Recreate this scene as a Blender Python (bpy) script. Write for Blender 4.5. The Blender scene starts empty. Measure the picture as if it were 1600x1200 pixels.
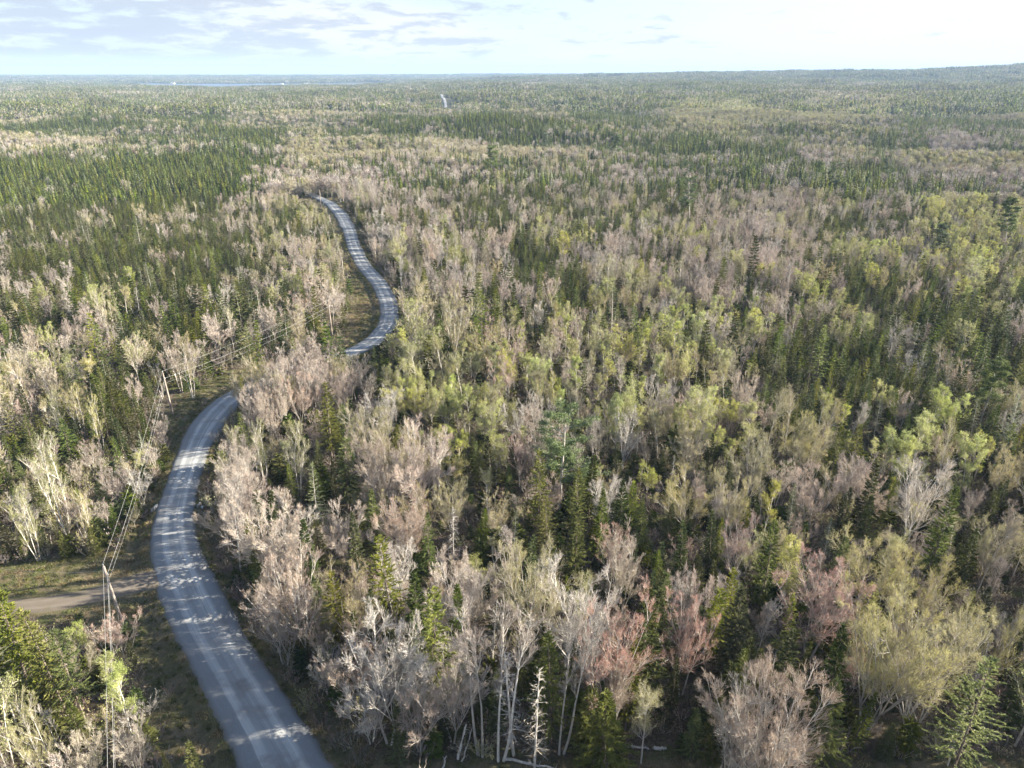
import bpy, math, random
import numpy as np
from mathutils import Vector
R = math.radians
random.seed(7)
rng = np.random.default_rng(11)
S = bpy.context.scene
C = S.collection

# ------------------------------------------------------------------ camera, sky, sun, exposure
H = 65.0
F = 1121.0                                # focal length in pixels of the 1600 px wide photo
PITCH = math.atan(486.0 / F)
cam_d = bpy.data.cameras.new('camera'); cam = bpy.data.objects.new('camera', cam_d); C.objects.link(cam)
cam.location = (0, 0, H); cam.rotation_euler = (math.pi / 2 - PITCH, 0, 0)
cam_d.sensor_width = 36; cam_d.lens = 36 * F / 1600; cam_d.clip_start = 0.5; cam_d.clip_end = 60000
S.camera = cam
S.view_settings.view_transform = 'Standard'; S.view_settings.look = 'None'
S.view_settings.exposure = 2.02; S.view_settings.gamma = 1; S.view_settings.use_curve_mapping = False
S.render.engine = 'CYCLES'
S.cycles.use_denoising = True
S.cycles.max_bounces = 5; S.cycles.diffuse_bounces = 3; S.cycles.glossy_bounces = 1
S.cycles.transmission_bounces = 3; S.cycles.volume_bounces = 0; S.cycles.transparent_max_bounces = 4
SUN_EL, SUN_AZ = 22.5, 80.0               # azimuth clockwise from +Y (the view direction)
sd = bpy.data.lights.new('sun', 'SUN'); sun = bpy.data.objects.new('sun', sd); C.objects.link(sun)
sd.energy = 5.0; sd.angle = R(0.6); sd.color = (1.0, 0.91, 0.74)
to_sun = Vector((math.sin(R(SUN_AZ)) * math.cos(R(SUN_EL)), math.cos(R(SUN_AZ)) * math.cos(R(SUN_EL)), math.sin(R(SUN_EL))))
sun.rotation_euler = to_sun.to_track_quat('Z', 'Y').to_euler(); sun.location = (200, 60, 200)

def N(nt, t, **kw):
    n = nt.nodes.new(t)
    for k, v in kw.items():
        if k.startswith('i_'): n.inputs[k[2:].replace('_', ' ')].default_value = v
        else: setattr(n, k, v)
    return n
def ramp(nt, stops, interp='LINEAR'):
    r = nt.nodes.new('ShaderNodeValToRGB'); e = r.color_ramp; e.interpolation = interp
    while len(e.elements) < len(stops): e.elements.new(0.5)
    for el, (p, c) in zip(e.elements, stops):
        el.position = p; el.color = (c[0], c[1], c[2], 1) if not isinstance(c, (int, float)) else (c, c, c, 1)
    return r
def math_n(nt, op, a, b=None, c=None, clamp=False):
    n = nt.nodes.new('ShaderNodeMath'); n.operation = op; n.use_clamp = clamp
    for i, v in enumerate((a, b, c)):
        if v is None: continue
        if isinstance(v, (int, float)): n.inputs[i].default_value = v
        else: nt.links.new(v, n.inputs[i])
    return n.outputs[0]
def mixc(nt, f, a, b, bt='MIX'):
    n = nt.nodes.new('ShaderNodeMix'); n.data_type = 'RGBA'; n.blend_type = bt
    for s, v in ((n.inputs[0], f), (n.inputs[6], a), (n.inputs[7], b)):
        if isinstance(v, (int, float)): s.default_value = v
        elif isinstance(v, tuple): s.default_value = (v[0], v[1], v[2], 1)
        else: nt.links.new(v, s)
    return n.outputs[2]

W = bpy.data.worlds.new('World'); S.world = W; W.use_nodes = True
wt = W.node_tree; wt.nodes.clear()
sky = N(wt, 'ShaderNodeTexSky', sky_type='NISHITA', sun_disc=False, sun_elevation=R(SUN_EL), sun_rotation=R(SUN_AZ),
        altitude=60, air_density=1.0, dust_density=0.4, ozone_density=2.5)
tc = N(wt, 'ShaderNodeTexCoord'); sep = N(wt, 'ShaderNodeSeparateXYZ'); wt.links.new(tc.outputs['Generated'], sep.inputs[0])
mp = N(wt, 'ShaderNodeMapping'); mp.inputs['Scale'].default_value = (17.0, 17.0, 88.0); mp.inputs['Location'].default_value = (0.4, 1.3, 0.35)
wt.links.new(tc.outputs['Generated'], mp.inputs[0])
n1 = N(wt, 'ShaderNodeTexNoise', i_Scale=1.0, i_Detail=8.0, i_Roughness=0.62, i_Distortion=0.3)
wt.links.new(mp.outputs[0], n1.inputs['Vector'])
# cloud banks hang to the left of the view and thin out towards the sun
side = math_n(wt, 'MULTIPLY_ADD', sep.outputs[0], -0.24, -0.02)
band_lo = ramp(wt, [(0.0, 0.0), (0.010, 0.0), (0.022, 1.0), (1.0, 1.0)]); wt.links.new(sep.outputs[2], band_lo.inputs[0])
cl = math_n(wt, 'ADD', n1.outputs['Fac'], side)
cr = ramp(wt, [(0.0, 0.0), (0.50, 0.0), (0.60, 0.75), (1.0, 0.9)]); wt.links.new(cl, cr.inputs[0])
band_hi = ramp(wt, [(0.0, 1.0), (0.15, 1.0), (0.55, 0.25), (1.0, 0.25)]); wt.links.new(sep.outputs[2], band_hi.inputs[0])
bands = math_n(wt, 'MULTIPLY', band_lo.outputs[0], band_hi.outputs[0])
cover = math_n(wt, 'MULTIPLY', cr.outputs[0], bands)
mp2 = N(wt, 'ShaderNodeMapping'); mp2.inputs['Scale'].default_value = (3.0, 3.0, 16.0); mp2.inputs['Location'].default_value = (2.2, 0.1, 1.0)
wt.links.new(tc.outputs['Generated'], mp2.inputs[0])
n2 = N(wt, 'ShaderNodeTexNoise', i_Scale=1.0, i_Detail=5.0, i_Roughness=0.5); wt.links.new(mp2.outputs[0], n2.inputs['Vector'])
wr = ramp(wt, [(0.0, 0.0), (0.42, 0.0), (0.62, 0.9), (1.0, 1.0)]); wt.links.new(n2.outputs['Fac'], wr.inputs[0])
veil = math_n(wt, 'MULTIPLY', math_n(wt, 'MULTIPLY', wr.outputs[0], bands), 0.85)
base0 = mixc(wt, 1.0, sky.outputs[0], (0.066, 0.066, 0.066), 'MULTIPLY')
low = ramp(wt, [(0.0, 0.9), (0.10, 0.6), (0.30, 0.0), (1.0, 0.0)]); wt.links.new(sep.outputs[2], low.inputs[0])
lr = ramp(wt, [(0.0, 0.0), (0.15, 0.0), (0.75, 1.0), (1.0, 1.0)]); wt.links.new(math_n(wt, 'MULTIPLY_ADD', sep.outputs[0], 0.5, 0.5), lr.inputs[0])
air = mixc(wt, lr.outputs[0], (0.165, 0.192, 0.232), (0.222, 0.232, 0.244))   # pale air low over the horizon, whiter towards the sun
bank = ramp(wt, [(0.0, 0.75), (0.009, 0.6), (0.012, 0.0), (1.0, 0.0)]); wt.links.new(math_n(wt, 'MULTIPLY_ADD', n1.outputs['Fac'], 0.004, math_n(wt, 'ADD', sep.outputs[2], -0.002)), bank.inputs[0])
air = mixc(wt, math_n(wt, 'MULTIPLY', bank.outputs[0], math_n(wt, 'SUBTRACT', 1.0, lr.outputs[0])), air, (0.140, 0.158, 0.205))   # blue-grey bank on the horizon
base = mixc(wt, low.outputs[0], base0, air)
c1 = mixc(wt, veil, base, (0.250, 0.254, 0.256))             # bright thin cloud sheet
c2 = mixc(wt, cover, c1, (0.146, 0.163, 0.194))            # grey lavender cloud banks
bg = N(wt, 'ShaderNodeBackground'); bg.inputs['Strength'].default_value = 1.0
wt.links.new(c2, bg.inputs[0]); wo = N(wt, 'ShaderNodeOutputWorld'); wt.links.new(bg.outputs[0], wo.inputs[0])

# ------------------------------------------------------------------ projection helpers
SP, CP = math.sin(PITCH), math.cos(PITCH)
def ground(px, py, z=0.0):
    """point of the plane at height z that the photo shows at px, py"""
    u, v = (px - 800) / F, (py - 600) / F
    d = (H - z) / (SP + v * CP)
    return np.array([u * d, d * (CP - v * SP), z])
def project(x, y, z):
    d = y * CP + (H - z) * SP
    d = np.maximum(d, 1e-3)
    return 800 + F * x / d, 600 + F * ((H - z) * CP - y * SP) / d, d

# ------------------------------------------------------------------ mesh builder
class MB:
    def __init__(s): s.v = []; s.t = []; s.q = []; s.n = 0
    def tris(s, P, mat):                  # P (N,3,3)
        k = len(P)
        if not k: return
        s.v.append(P.reshape(-1, 3)); s.t.append((np.arange(k * 3).reshape(k, 3) + s.n, mat)); s.n += k * 3
    def quads(s, P, mat):
        k = len(P)
        if not k: return
        s.v.append(P.reshape(-1, 3)); s.q.append((np.arange(k * 4).reshape(k, 4) + s.n, mat)); s.n += k * 4
    def grid(s, V, faces, mat):
        s.v.append(V); s.q.append((faces + s.n, mat)); s.n += len(V)
    def tubes(s, pts, rad, k, mat):       # pts (N,M,3), rad (N,M)
        Nn, M, _ = pts.shape
        if not Nn: return
        d = np.gradient(pts, axis=1); d /= np.linalg.norm(d, axis=2, keepdims=True) + 1e-9
        ref = np.where(np.abs(d[..., 2:3]) > 0.9, np.array([1.0, 0, 0]), np.array([0, 0, 1.0]))
        a = np.cross(d, ref); a /= np.linalg.norm(a, axis=2, keepdims=True) + 1e-9
        b = np.cross(d, a)
        th = np.arange(k) * 2 * math.pi / k
        V = pts[:, :, None] + rad[:, :, None, None] * (a[:, :, None] * np.cos(th)[None, None, :, None] + b[:, :, None] * np.sin(th)[None, None, :, None])
        idx = np.arange(Nn * M * k).reshape(Nn, M, k)
        f = np.stack([idx[:, :-1], np.roll(idx, -1, 2)[:, :-1], np.roll(idx, -1, 2)[:, 1:], idx[:, 1:]], -1).reshape(-1, 4)
        s.grid(V.reshape(-1, 3), f, mat)
    def mesh(s, name, mats, smooth=False):
        me = bpy.data.meshes.new(name)
        V = np.concatenate(s.v).astype(np.float32)
        loops, starts, mi = [], [], []
        o = 0
        for arr, k in ((s.t, 3), (s.q, 4)):
            for f, m in arr:
                loops.append(f.reshape(-1)); starts.append(np.arange(len(f)) * k + o); mi.append(np.full(len(f), m)); o += len(f) * k
        loops = np.concatenate(loops).astype(np.int32); starts = np.concatenate(starts).astype(np.int32); mi = np.concatenate(mi).astype(np.int32)
        me.vertices.add(len(V)); me.vertices.foreach_set('co', V.reshape(-1))
        me.loops.add(len(loops)); me.loops.foreach_set('vertex_index', loops)
        me.polygons.add(len(starts)); me.polygons.foreach_set('loop_start', starts)
        me.polygons.foreach_set('material_index', mi)
        if smooth: me.polygons.foreach_set('use_smooth', np.ones(len(starts), dtype=bool))
        for m in mats: me.materials.append(m)
        me.update(calc_edges=True)
        return me
def link(name, me, parent=None, **props):
    o = bpy.data.objects.new(name, me); C.objects.link(o)
    if parent: o.parent = parent
    for k, v in props.items(): o[k] = v
    return o

# ------------------------------------------------------------------ materials
def mat_base(name):
    m = bpy.data.materials.new(name); m.use_nodes = True; nt = m.node_tree
    return m, nt, nt.nodes['Principled BSDF']
def leafy(name, ca, cb, transl=0.35, rough=0.6, hue=0.03, val=0.35, spec=0.2):
    m, nt, b = mat_base(name)
    oi = N(nt, 'ShaderNodeObjectInfo'); tc = N(nt, 'ShaderNodeTexCoord')
    ns = N(nt, 'ShaderNodeTexNoise', i_Scale=0.9, i_Detail=3.0); nt.links.new(tc.outputs['Object'], ns.inputs['Vector'])
    r = ramp(nt, [(0.38, tuple(x * .9 for x in ca)), (0.62, tuple(x * 1.06 for x in cb))]); nt.links.new(ns.outputs['Fac'], r.inputs[0])
    hs = N(nt, 'ShaderNodeHueSaturation')
    nt.links.new(math_n(nt, 'MULTIPLY_ADD', oi.outputs['Random'], hue * 2, 0.5 - hue), hs.inputs['Hue'])
    rr = math_n(nt, 'FRACT', math_n(nt, 'MULTIPLY', oi.outputs['Random'], 7.31))
    nt.links.new(math_n(nt, 'MULTIPLY_ADD', rr, val * 2, 1 - val), hs.inputs['Value'])
    r3 = math_n(nt, 'FRACT', math_n(nt, 'MULTIPLY', oi.outputs['Random'], 23.7))
    nt.links.new(math_n(nt, 'MULTIPLY_ADD', r3, 0.4, 0.8), hs.inputs['Saturation'])
    nt.links.new(r.outputs[0], hs.inputs['Color'])
    nt.links.new(hs.outputs[0], b.inputs['Base Color']); b.inputs['Roughness'].default_value = rough
    b.inputs['Specular IOR Level'].default_value = spec
    if transl > 0:
        tr = N(nt, 'ShaderNodeBsdfTranslucent'); nt.links.new(hs.outputs[0], tr.inputs[0])
        mx = N(nt, 'ShaderNodeMixShader'); mx.inputs[0].default_value = transl
        nt.links.new(b.outputs[0], mx.inputs[1]); nt.links.new(tr.outputs[0], mx.inputs[2])
        nt.links.new(mx.outputs[0], nt.nodes['Material Output'].inputs[0])
    return m
def barky(name, ca, cb, scale=3.0, rough=0.85):
    m, nt, b = mat_base(name)
    oi = N(nt, 'ShaderNodeObjectInfo'); tc = N(nt, 'ShaderNodeTexCoord')
    mp = N(nt, 'ShaderNodeMapping'); mp.inputs['Scale'].default_value = (1, 1, 0.35); nt.links.new(tc.outputs['Object'], mp.inputs[0])
    ns = N(nt, 'ShaderNodeTexNoise', i_Scale=scale, i_Detail=4.0); nt.links.new(mp.outputs[0], ns.inputs['Vector'])
    r = ramp(nt, [(0.35, ca), (0.65, cb)]); nt.links.new(ns.outputs['Fac'], r.inputs[0])
    hs = N(nt, 'ShaderNodeHueSaturation'); nt.links.new(math_n(nt, 'MULTIPLY_ADD', oi.outputs['Random'], 0.5, 0.75), hs.inputs['Value'])
    nt.links.new(r.outputs[0], hs.inputs['Color']); nt.links.new(hs.outputs[0], b.inputs['Base Color'])
    b.inputs['Roughness'].default_value = rough; b.inputs['Specular IOR Level'].default_value = 0.2
    return m
M = {}
M['needle_dark'] = leafy('needles_dark_green', (0.043, 0.059, 0.018), (0.105, 0.122, 0.035), 0.3, val=0.3)
M['needle_green'] = leafy('needles_green', (0.095, 0.120, 0.030), (0.18, 0.20, 0.055), 0.33, val=0.3)
M['needle_yellow'] = leafy('needles_yellow_green', (0.145, 0.175, 0.035), (0.25, 0.265, 0.06), 0.35, val=0.25)
M['needle_blue'] = leafy('needles_blue_green', (0.085, 0.118, 0.045), (0.175, 0.21, 0.085), 0.2, hue=0.015, val=0.2)
M['needle_larch'] = leafy('needles_pale_green', (0.19, 0.22, 0.115), (0.27, 0.28, 0.16), 0.3, val=0.25)
M['twig_pink'] = leafy('twigs_pinkish_grey', (0.40, 0.345, 0.305), (0.49, 0.435, 0.385), 0.0, rough=0.8, hue=0.012, val=0.22)
M['twig_tan'] = leafy('twigs_tan', (0.36, 0.315, 0.225), (0.46, 0.41, 0.30), 0.0, rough=0.8, hue=0.015, val=0.22)
M['twig_grey'] = leafy('twigs_pale_grey', (0.40, 0.37, 0.34), (0.54, 0.49, 0.44), 0.0, rough=0.8, hue=0.01, val=0.15)
M['twig_brown'] = leafy('twigs_purple_brown', (0.20, 0.15, 0.135), (0.29, 0.225, 0.19), 0.0, rough=0.8, hue=0.02, val=0.3)
M['bud_red'] = leafy('red_buds', (0.46, 0.29, 0.25), (0.52, 0.37, 0.32), 0.2, hue=0.015, val=0.2)
M['bud_pink'] = leafy('pink_buds', (0.45, 0.36, 0.305), (0.52, 0.43, 0.36), 0.2, hue=0.012, val=0.2)
M['bud_tan'] = leafy('olive_tan_buds', (0.37, 0.34, 0.175), (0.46, 0.415, 0.235), 0.3, hue=0.015, val=0.2)
M['leaf_yellow'] = leafy('young_yellow_green_leaves', (0.35, 0.375, 0.125), (0.48, 0.49, 0.19), 0.4, hue=0.018, val=0.2)
M['leaf_pale'] = leafy('pale_budding_leaves', (0.36, 0.36, 0.16), (0.46, 0.44, 0.21), 0.4, hue=0.015, val=0.2)
M['bark_grey'] = barky('grey_bark', (0.34, 0.31, 0.275), (0.52, 0.48, 0.44))
M['bark_pale'] = barky('pale_bark', (0.44, 0.41, 0.37), (0.66, 0.62, 0.57), 5.0)
M['bark_dark'] = barky('dark_bark', (0.12, 0.095, 0.075), (0.24, 0.20, 0.17))
M['grass'] = leafy('roadside_grass_blades', (0.085, 0.115, 0.03), (0.20, 0.19, 0.075), 0.3, hue=0.03, val=0.3)
M['dry_grass'] = leafy('dry_grass_blades', (0.26, 0.21, 0.12), (0.36, 0.29, 0.17), 0.3, hue=0.02, val=0.3)

# ------------------------------------------------------------------ tree generators (numpy)
def norm(a): return a / (np.linalg.norm(a, axis=-1, keepdims=True) + 1e-9)
def polylines(p, d, L, nseg, up, wob, g):
    n = len(p); out = np.empty((n, nseg + 1, 3)); out[:, 0] = p; d = d.copy()
    for j in range(nseg):
        d = d + g.normal(0, wob, (n, 3)); d[:, 2] += up; d = norm(d)
        p = p + d * (L / nseg)[:, None]; out[:, j + 1] = p
    return out
def children(pts, L, n, t0, t1, ang, ratio, g, taper=0.55, angj=0.15, tpow=1.0):
    Nn, M_, _ = pts.shape
    t = t0 + (t1 - t0) * g.random((Nn, n)) ** tpow
    s = t * (M_ - 1); i = np.minimum(s.astype(int), M_ - 2); f = (s - i)[..., None]
    r = np.arange(Nn)[:, None]
    a, b = pts[r, i], pts[r, i + 1]
    p = a + (b - a) * f; d = norm(b - a)
    perp = norm(np.cross(d, g.normal(0, 1, d.shape)))
    an = (ang + g.normal(0, angj, t.shape))[..., None]
    nd = norm(d * np.cos(an) + perp * np.sin(an))
    ln = L[:, None] * ratio * (1 - taper * t) * g.uniform(0.7, 1.25, t.shape)
    return p.reshape(-1, 3), nd.reshape(-1, 3), ln.reshape(-1), t.reshape(-1)
def slivers(pts, w, g):
    """each polyline as a chain of thin tapering blades"""
    n, M_, _ = pts.shape; out = []
    d = norm(pts[:, -1] - pts[:, 0]); sd = norm(np.cross(d, g.normal(0, 1, d.shape)))
    for j in range(M_ - 1):
        w0 = w * (1 - j / M_); w1 = w * (1 - (j + 1) / M_) if j < M_ - 2 else 0
        a, b = pts[:, j], pts[:, j + 1]
        if j == M_ - 2: out.append(np.stack([a - sd * w0, a + sd * w0, b], 1))
        else:
            out.append(np.stack([a - sd * w0, a + sd * w0, b + sd * w1], 1)); out.append(np.stack([a - sd * w0, b + sd * w1, b - sd * w1], 1))
    return np.concatenate(out)
def flakes(p, s, g, flat=0.0):
    a = norm(g.normal(0, 1, p.shape)); b = g.normal(0, 1, p.shape)
    if flat: b[:, 2] *= 1 - flat; a[:, 2] *= 1 - flat; a = norm(a)
    b = norm(b - a * (a * b).sum(1, keepdims=True))
    s = (s * g.uniform(0.6, 1.4, len(p)))[:, None]
    return np.stack([p - a * s, p + a * s * 0.8 + b * s * 0.4, p - a * s * 0.1 + b * s * 1.3], 1)

def broadleaf(seed, h, stems=1, lean=0.05, clear=0.35, limbs=12, llen=0.34, lang=0.6, subs=7, twigs=8, tips=3, up=0.12, tw=0.0115,
              leaf=0, leafsize=0.06, leaf_top=0.0, bark='bark_grey', twig='twig_pink', bud=None, r0=0.12, spread=0.0, fork=0, fan=0.6, tipbud=True, lod=0):
    g = np.random.default_rng(seed)
    tr, cr = MB(), MB()
    a = g.uniform(0, 6.28) + np.arange(stems) * 6.28 / stems
    p = np.stack([np.cos(a) * .2, np.sin(a) * .2, np.full(stems, -0.3)], 1) * (stems > 1) + np.array([0, 0, -0.3]) * (stems == 1)
    tilt = lean + spread * (stems > 1); d = norm(np.stack([np.cos(a) * tilt, np.sin(a) * tilt, np.ones(stems)], 1))
    R0 = r0 * h / 13 * g.uniform(.8, 1.1, (stems, 1))
    if fork:                                   # short bole that opens into a fan of leaders
        L = np.full(stems, h * clear) * g.uniform(.8, 1.1, stems); st = polylines(p, d, L, 4, 0.02, 0.04, g)
        tr.tubes(st, R0 * np.linspace(1.15, 0.8, 5)[None], 6 if lod == 0 else 4, 0)
        q = st[:, -1].repeat(fork, 0); dd = norm(st[:, -1] - st[:, -2]).repeat(fork, 0); n = len(q)
        az = np.tile(np.arange(fork) * 6.28 / fork, stems) + g.normal(0, .4, n); th = fan * np.sqrt(g.uniform(.05, 1, n))
        ld = norm(dd * .3 + np.stack([np.cos(az) * np.sin(th), np.sin(az) * np.sin(th), np.cos(th)], 1)); Ll = h * (1 - clear) * (0.78 + .24 * np.cos(th * 1.6)) * g.uniform(.85, 1.08, n)
        ldr = polylines(q, ld, Ll, 6, 0.05, 0.07, g); tr.tubes(ldr, R0.repeat(fork, 0) * .55 * np.linspace(1, 0.16, 7)[None], 5 if lod == 0 else 3, 0)
        p1, d1, L1, t1 = children(ldr, Ll, limbs, 0.12, 0.95, lang, llen, g, taper=0.6)
    else:
        L = h * g.uniform(0.88, 1.0, stems); st = polylines(p, d, L, 7, 0.04, 0.05, g)
        tr.tubes(st, R0 * np.linspace(1, 0.12, 8)[None], 6 if lod == 0 else 4, 0)
        p1, d1, L1, t1 = children(st, L, limbs, clear, 0.97, lang, llen, g, taper=0.55)
        L1 *= np.clip(0.6 + 1.3 * (t1 - clear), 0.55, 1.0)
    if lod == 1: twigs, tips, tw = max(4, twigs - 3), 1, tw * 2.5
    b1 = polylines(p1, d1, L1, 4, up * .8, 0.08, g)
    tr.tubes(b1, (L1 * 0.011 + .009)[:, None] * np.linspace(1, 0.3, 5)[None], 4 if lod == 0 else 3, 0)
    p2, d2, L2, t2 = children(b1, L1, subs, 0.1, 1.0, 0.5, 0.55, g, taper=.45)
    b2 = polylines(p2, d2, L2, 3 if lod == 0 else 2, up, 0.09, g)
    if lod == 0: tr.tubes(b2, (L2 * 0.009 + 0.006)[:, None] * np.linspace(1, 0.35, 4)[None], 3, 0)
    else: cr.tris(slivers(b2, 0.035, g), 0)
    p3, d3, L3, t3 = children(b2, L2, twigs, 0.1, 1.0, 0.45, 0.72, g, taper=.35)
    b3 = polylines(p3, d3, np.maximum(L3, .3), 2 if lod == 0 else 1, up * 1.2, 0.08, g)
    cr.tris(slivers(b3, tw, g), 0)
    ends = b3[:, -1]
    if tips:
        p4, d4, L4, t4 = children(b3, np.maximum(L3, .3), tips, 0.3, 1.0, 0.42, 0.8, g, taper=.3)
        b4 = polylines(p4, d4, np.maximum(L4, 0.28), 1, up, 0.08, g)
        cr.tris(slivers(b4, tw * 0.85, g), 1 if (bud and tipbud) else 0); ends = np.concatenate([ends, b4[:, -1]])
    if leaf and bud:
        n = int(len(ends) * leaf)
        zz = (ends[:, 2] - h * clear) / (h * (1 - clear)); w = np.clip(zz, 0.02, 1) ** (leaf_top * 3) if leaf_top else np.ones(len(ends))
        w = w / w.sum(); k = g.choice(len(ends), n, replace=n > len(ends), p=w)
        cr.tris(flakes(ends[k] + g.normal(0, 0.07, (n, 3)), leafsize * (1.0 if lod == 0 else 1.5), g), 1)
    return tr, cr, ([M[bark]], [M[twig], M[bud] if bud else M[twig]])

def conifer(seed, h, rmax=0.16, bare=0.12, shape=0.85, whorl=2.4, per=7, droop=0.0, ragged=0.25, spray=0.28, m=13, needle='needle_dark',
            bark='bark_dark', r0=0.13, gap=0.0, lod=0, thin=1.0):
    g = np.random.default_rng(seed)
    tr, cr = MB(), MB()
    st = polylines(np.array([[0, 0, -0.3]]), np.array([[0, 0, 1.0]]), np.array([h + 0.3]), 7, 0.2, 0.012, g)
    tr.tubes(st, (r0 * h / 14 * np.linspace(1, 0.08, 8))[None], 6 if lod == 0 else 4, 0)
    if lod == 0: m = int(m * 1.8); spray *= .88
    if lod == 1: whorl *= 0.62; per = max(5, per - 1); m = max(5, int(m * 0.55)); spray *= 1.55
    nw = int(h * whorl * (1 - bare)); z = bare + (0.985 - bare) * (np.linspace(0, 1, nw) ** 0.92)
    z = np.repeat(z, per) + g.normal(0, 0.006, nw * per)
    az = g.uniform(0, 6.28, nw).repeat(per) + np.tile(np.arange(per) * 2 * math.pi / per, nw) + g.normal(0, 0.25, nw * per)
    lob = 1 + 0.25 * np.sin(az * 2 + g.uniform(0, 6)) * np.sin(z * 9 + g.uniform(0, 6))
    Rz = rmax * h * np.clip((1 - z) / (1 - bare), 0, 1) ** shape * np.clip((z - bare) * 9 + 0.55, 0.4, 1) * lob
    L = (Rz * g.uniform(1 - ragged, 1 + ragged * 0.6, nw * per)) + 0.12
    keep = g.random(nw * per) > gap
    z, az, L = z[keep], az[keep], L[keep]
    s = z * 7; i = np.clip(s.astype(int), 0, 6)
    zz = z * h
    f = np.interp(zz, st[0, :, 2], np.arange(8)); i = np.minimum(f.astype(int), 6)
    p = st[0, i] + (st[0, i + 1] - st[0, i]) * (f - i)[:, None]
    pitch = -0.22 - droop + 0.75 * z ** 2 + g.normal(0, 0.08, len(z))
    d = np.stack([np.cos(az) * np.cos(pitch), np.sin(az) * np.cos(pitch), np.sin(pitch)], 1)
    b = polylines(p, d, L, 3, 0.05, 0.05, g)
    if lod == 0: tr.tubes(b, (0.012 + L * 0.006)[:, None] * np.linspace(1, 0.3, 4)[None], 3, 0)
    ms = np.maximum(3, (m * L / (rmax * h)).astype(int) + 2)
    r = np.repeat(np.arange(len(L)), ms); t = 0.18 + 0.84 * g.random(len(r)) ** 0.75
    s = np.minimum(t, 0.999) * 3; i = s.astype(int); q = b[r, i] + (b[r, i + 1] - b[r, i]) * (s - i)[:, None]
    od = norm(b[r, i + 1] - b[r, i])
    sidev = norm(np.cross(od, np.array([0, 0, 1.0]))) * (g.choice([-1, 1], len(r)) * g.uniform(0.2, 1.1, len(r)))[:, None]
    sd = norm(od + sidev + g.normal(0, 0.18, od.shape) + np.array([0, 0, -0.12]))
    ln = (spray * g.uniform(0.7, 1.35, len(r)) * (1.25 - 0.45 * t))[:, None]
    wv = norm(np.cross(sd, g.normal(0, 0.55, sd.shape) + np.array([0, 0, 1.0]))) * ln * 0.30 * thin
    q = q - sd * ln * 0.25
    cr.tris(np.stack([q - wv, q + wv, q + sd * ln * 1.5], 1), 0)
    w2 = norm(np.cross(sd, wv)) * ln * 0.20 * thin
    q2 = q + sd * ln * 0.3
    cr.tris(np.stack([q2 - w2, q2 + w2 + wv * 0.5, q2 + sd * ln * 0.9 - w2 * 0.6], 1), 0)
    # leader
    top = st[0, -1]; k = 10
    aa = g.uniform(0, 6.28, k); tz = g.uniform(-0.9, 0.1, k)
    o = np.stack([np.cos(aa), np.sin(aa), np.full(k, 1.4)], 1) * 0.12
    q = top + np.stack([np.zeros(k), np.zeros(k), tz], 1)
    cr.tris(np.stack([q - o[:, [1, 0, 2]] * .5, q + o[:, [1, 0, 2]] * [.5, .5, 0], q + o * 2], 1), 0)
    return tr, cr, ([M[bark]], [M[needle]])

def pine(seed, h, lod=0):
    g = np.random.default_rng(seed); tr, cr = MB(), MB()
    st = polylines(np.array([[0, 0, -0.3]]), np.array([[0.02, 0, 1.0]]), np.array([h]), 7, 0.05, 0.03, g)
    tr.tubes(st, (0.26 * h / 18 * np.linspace(1, 0.15, 8))[None], 7 if lod == 0 else 4, 0)
    nl = 34
    p1, d1, L1, t1 = children(st, np.array([h]), nl, 0.34, 0.99, 1.3, 0.27, g, taper=0.45, angj=0.15)
    L1 *= g.uniform(0.45, 1.35, nl); b1 = polylines(p1, d1, L1, 4, 0.07, 0.07, g)
    tr.tubes(b1, (0.02 + L1 * 0.012)[:, None] * np.linspace(1, 0.25, 5)[None], 4, 0)
    p2, d2, L2, t2 = children(b1, L1, 13, 0.25, 1.0, 0.8, 0.40, g)
    d2[:, 2] = np.abs(d2[:, 2]) * 0.4; b2 = polylines(p2, norm(d2), L2, 2, 0.1, 0.1, g)
    cr.tris(slivers(b2, 0.03, g), 1)
    n = 44 if lod == 0 else 14
    q = np.repeat(b2[:, 1:].reshape(-1, 3), n // 2, 0); q = q + g.normal(0, 1, q.shape) * np.array([0.32, 0.32, 0.09])
    dd = norm(g.normal(0, 1, q.shape) * [1, 1, .5] + [0, 0, 0.45]); ln = g.uniform(0.18, 0.36, len(q))[:, None] * (1 if lod == 0 else 1.7)
    wv = norm(np.cross(dd, g.normal(0, 1, q.shape))) * 0.055 * (1 if lod == 0 else 1.9)
    cr.tris(np.stack([q - wv, q + wv, q + dd * ln], 1), 0)
    return tr, cr, ([M['bark_grey']], [M['needle_blue'], M['bark_grey']])

def snag(seed, h, lod=0):
    g = np.random.default_rng(seed); tr, cr = MB(), MB()
    st = polylines(np.array([[0, 0, -0.3]]), np.array([[g.normal(0, .04), g.normal(0, .04), 1.0]]), np.array([h]), 7, 0.05, 0.02, g)
    tr.tubes(st, (0.13 * h / 12 * np.linspace(1, 0.25, 8))[None], 6, 0)
    p1, d1, L1, t1 = children(st, np.array([h]), 110, 0.22, 1.0, 1.5, 0.13, g, taper=0.7)
    b1 = polylines(p1, d1, L1, 2, -0.06, 0.12, g); cr.tris(slivers(b1, 0.022, g), 0)
    p2, d2, L2, t2 = children(b1, L1, 6, 0.3, 1.0, 0.8, 0.5, g); b2 = polylines(p2, d2, L2, 1, -0.05, 0.1, g); cr.tris(slivers(b2, 0.013, g), 0)
    return tr, cr, ([M['bark_pale']], [M['twig_grey']])

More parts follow.
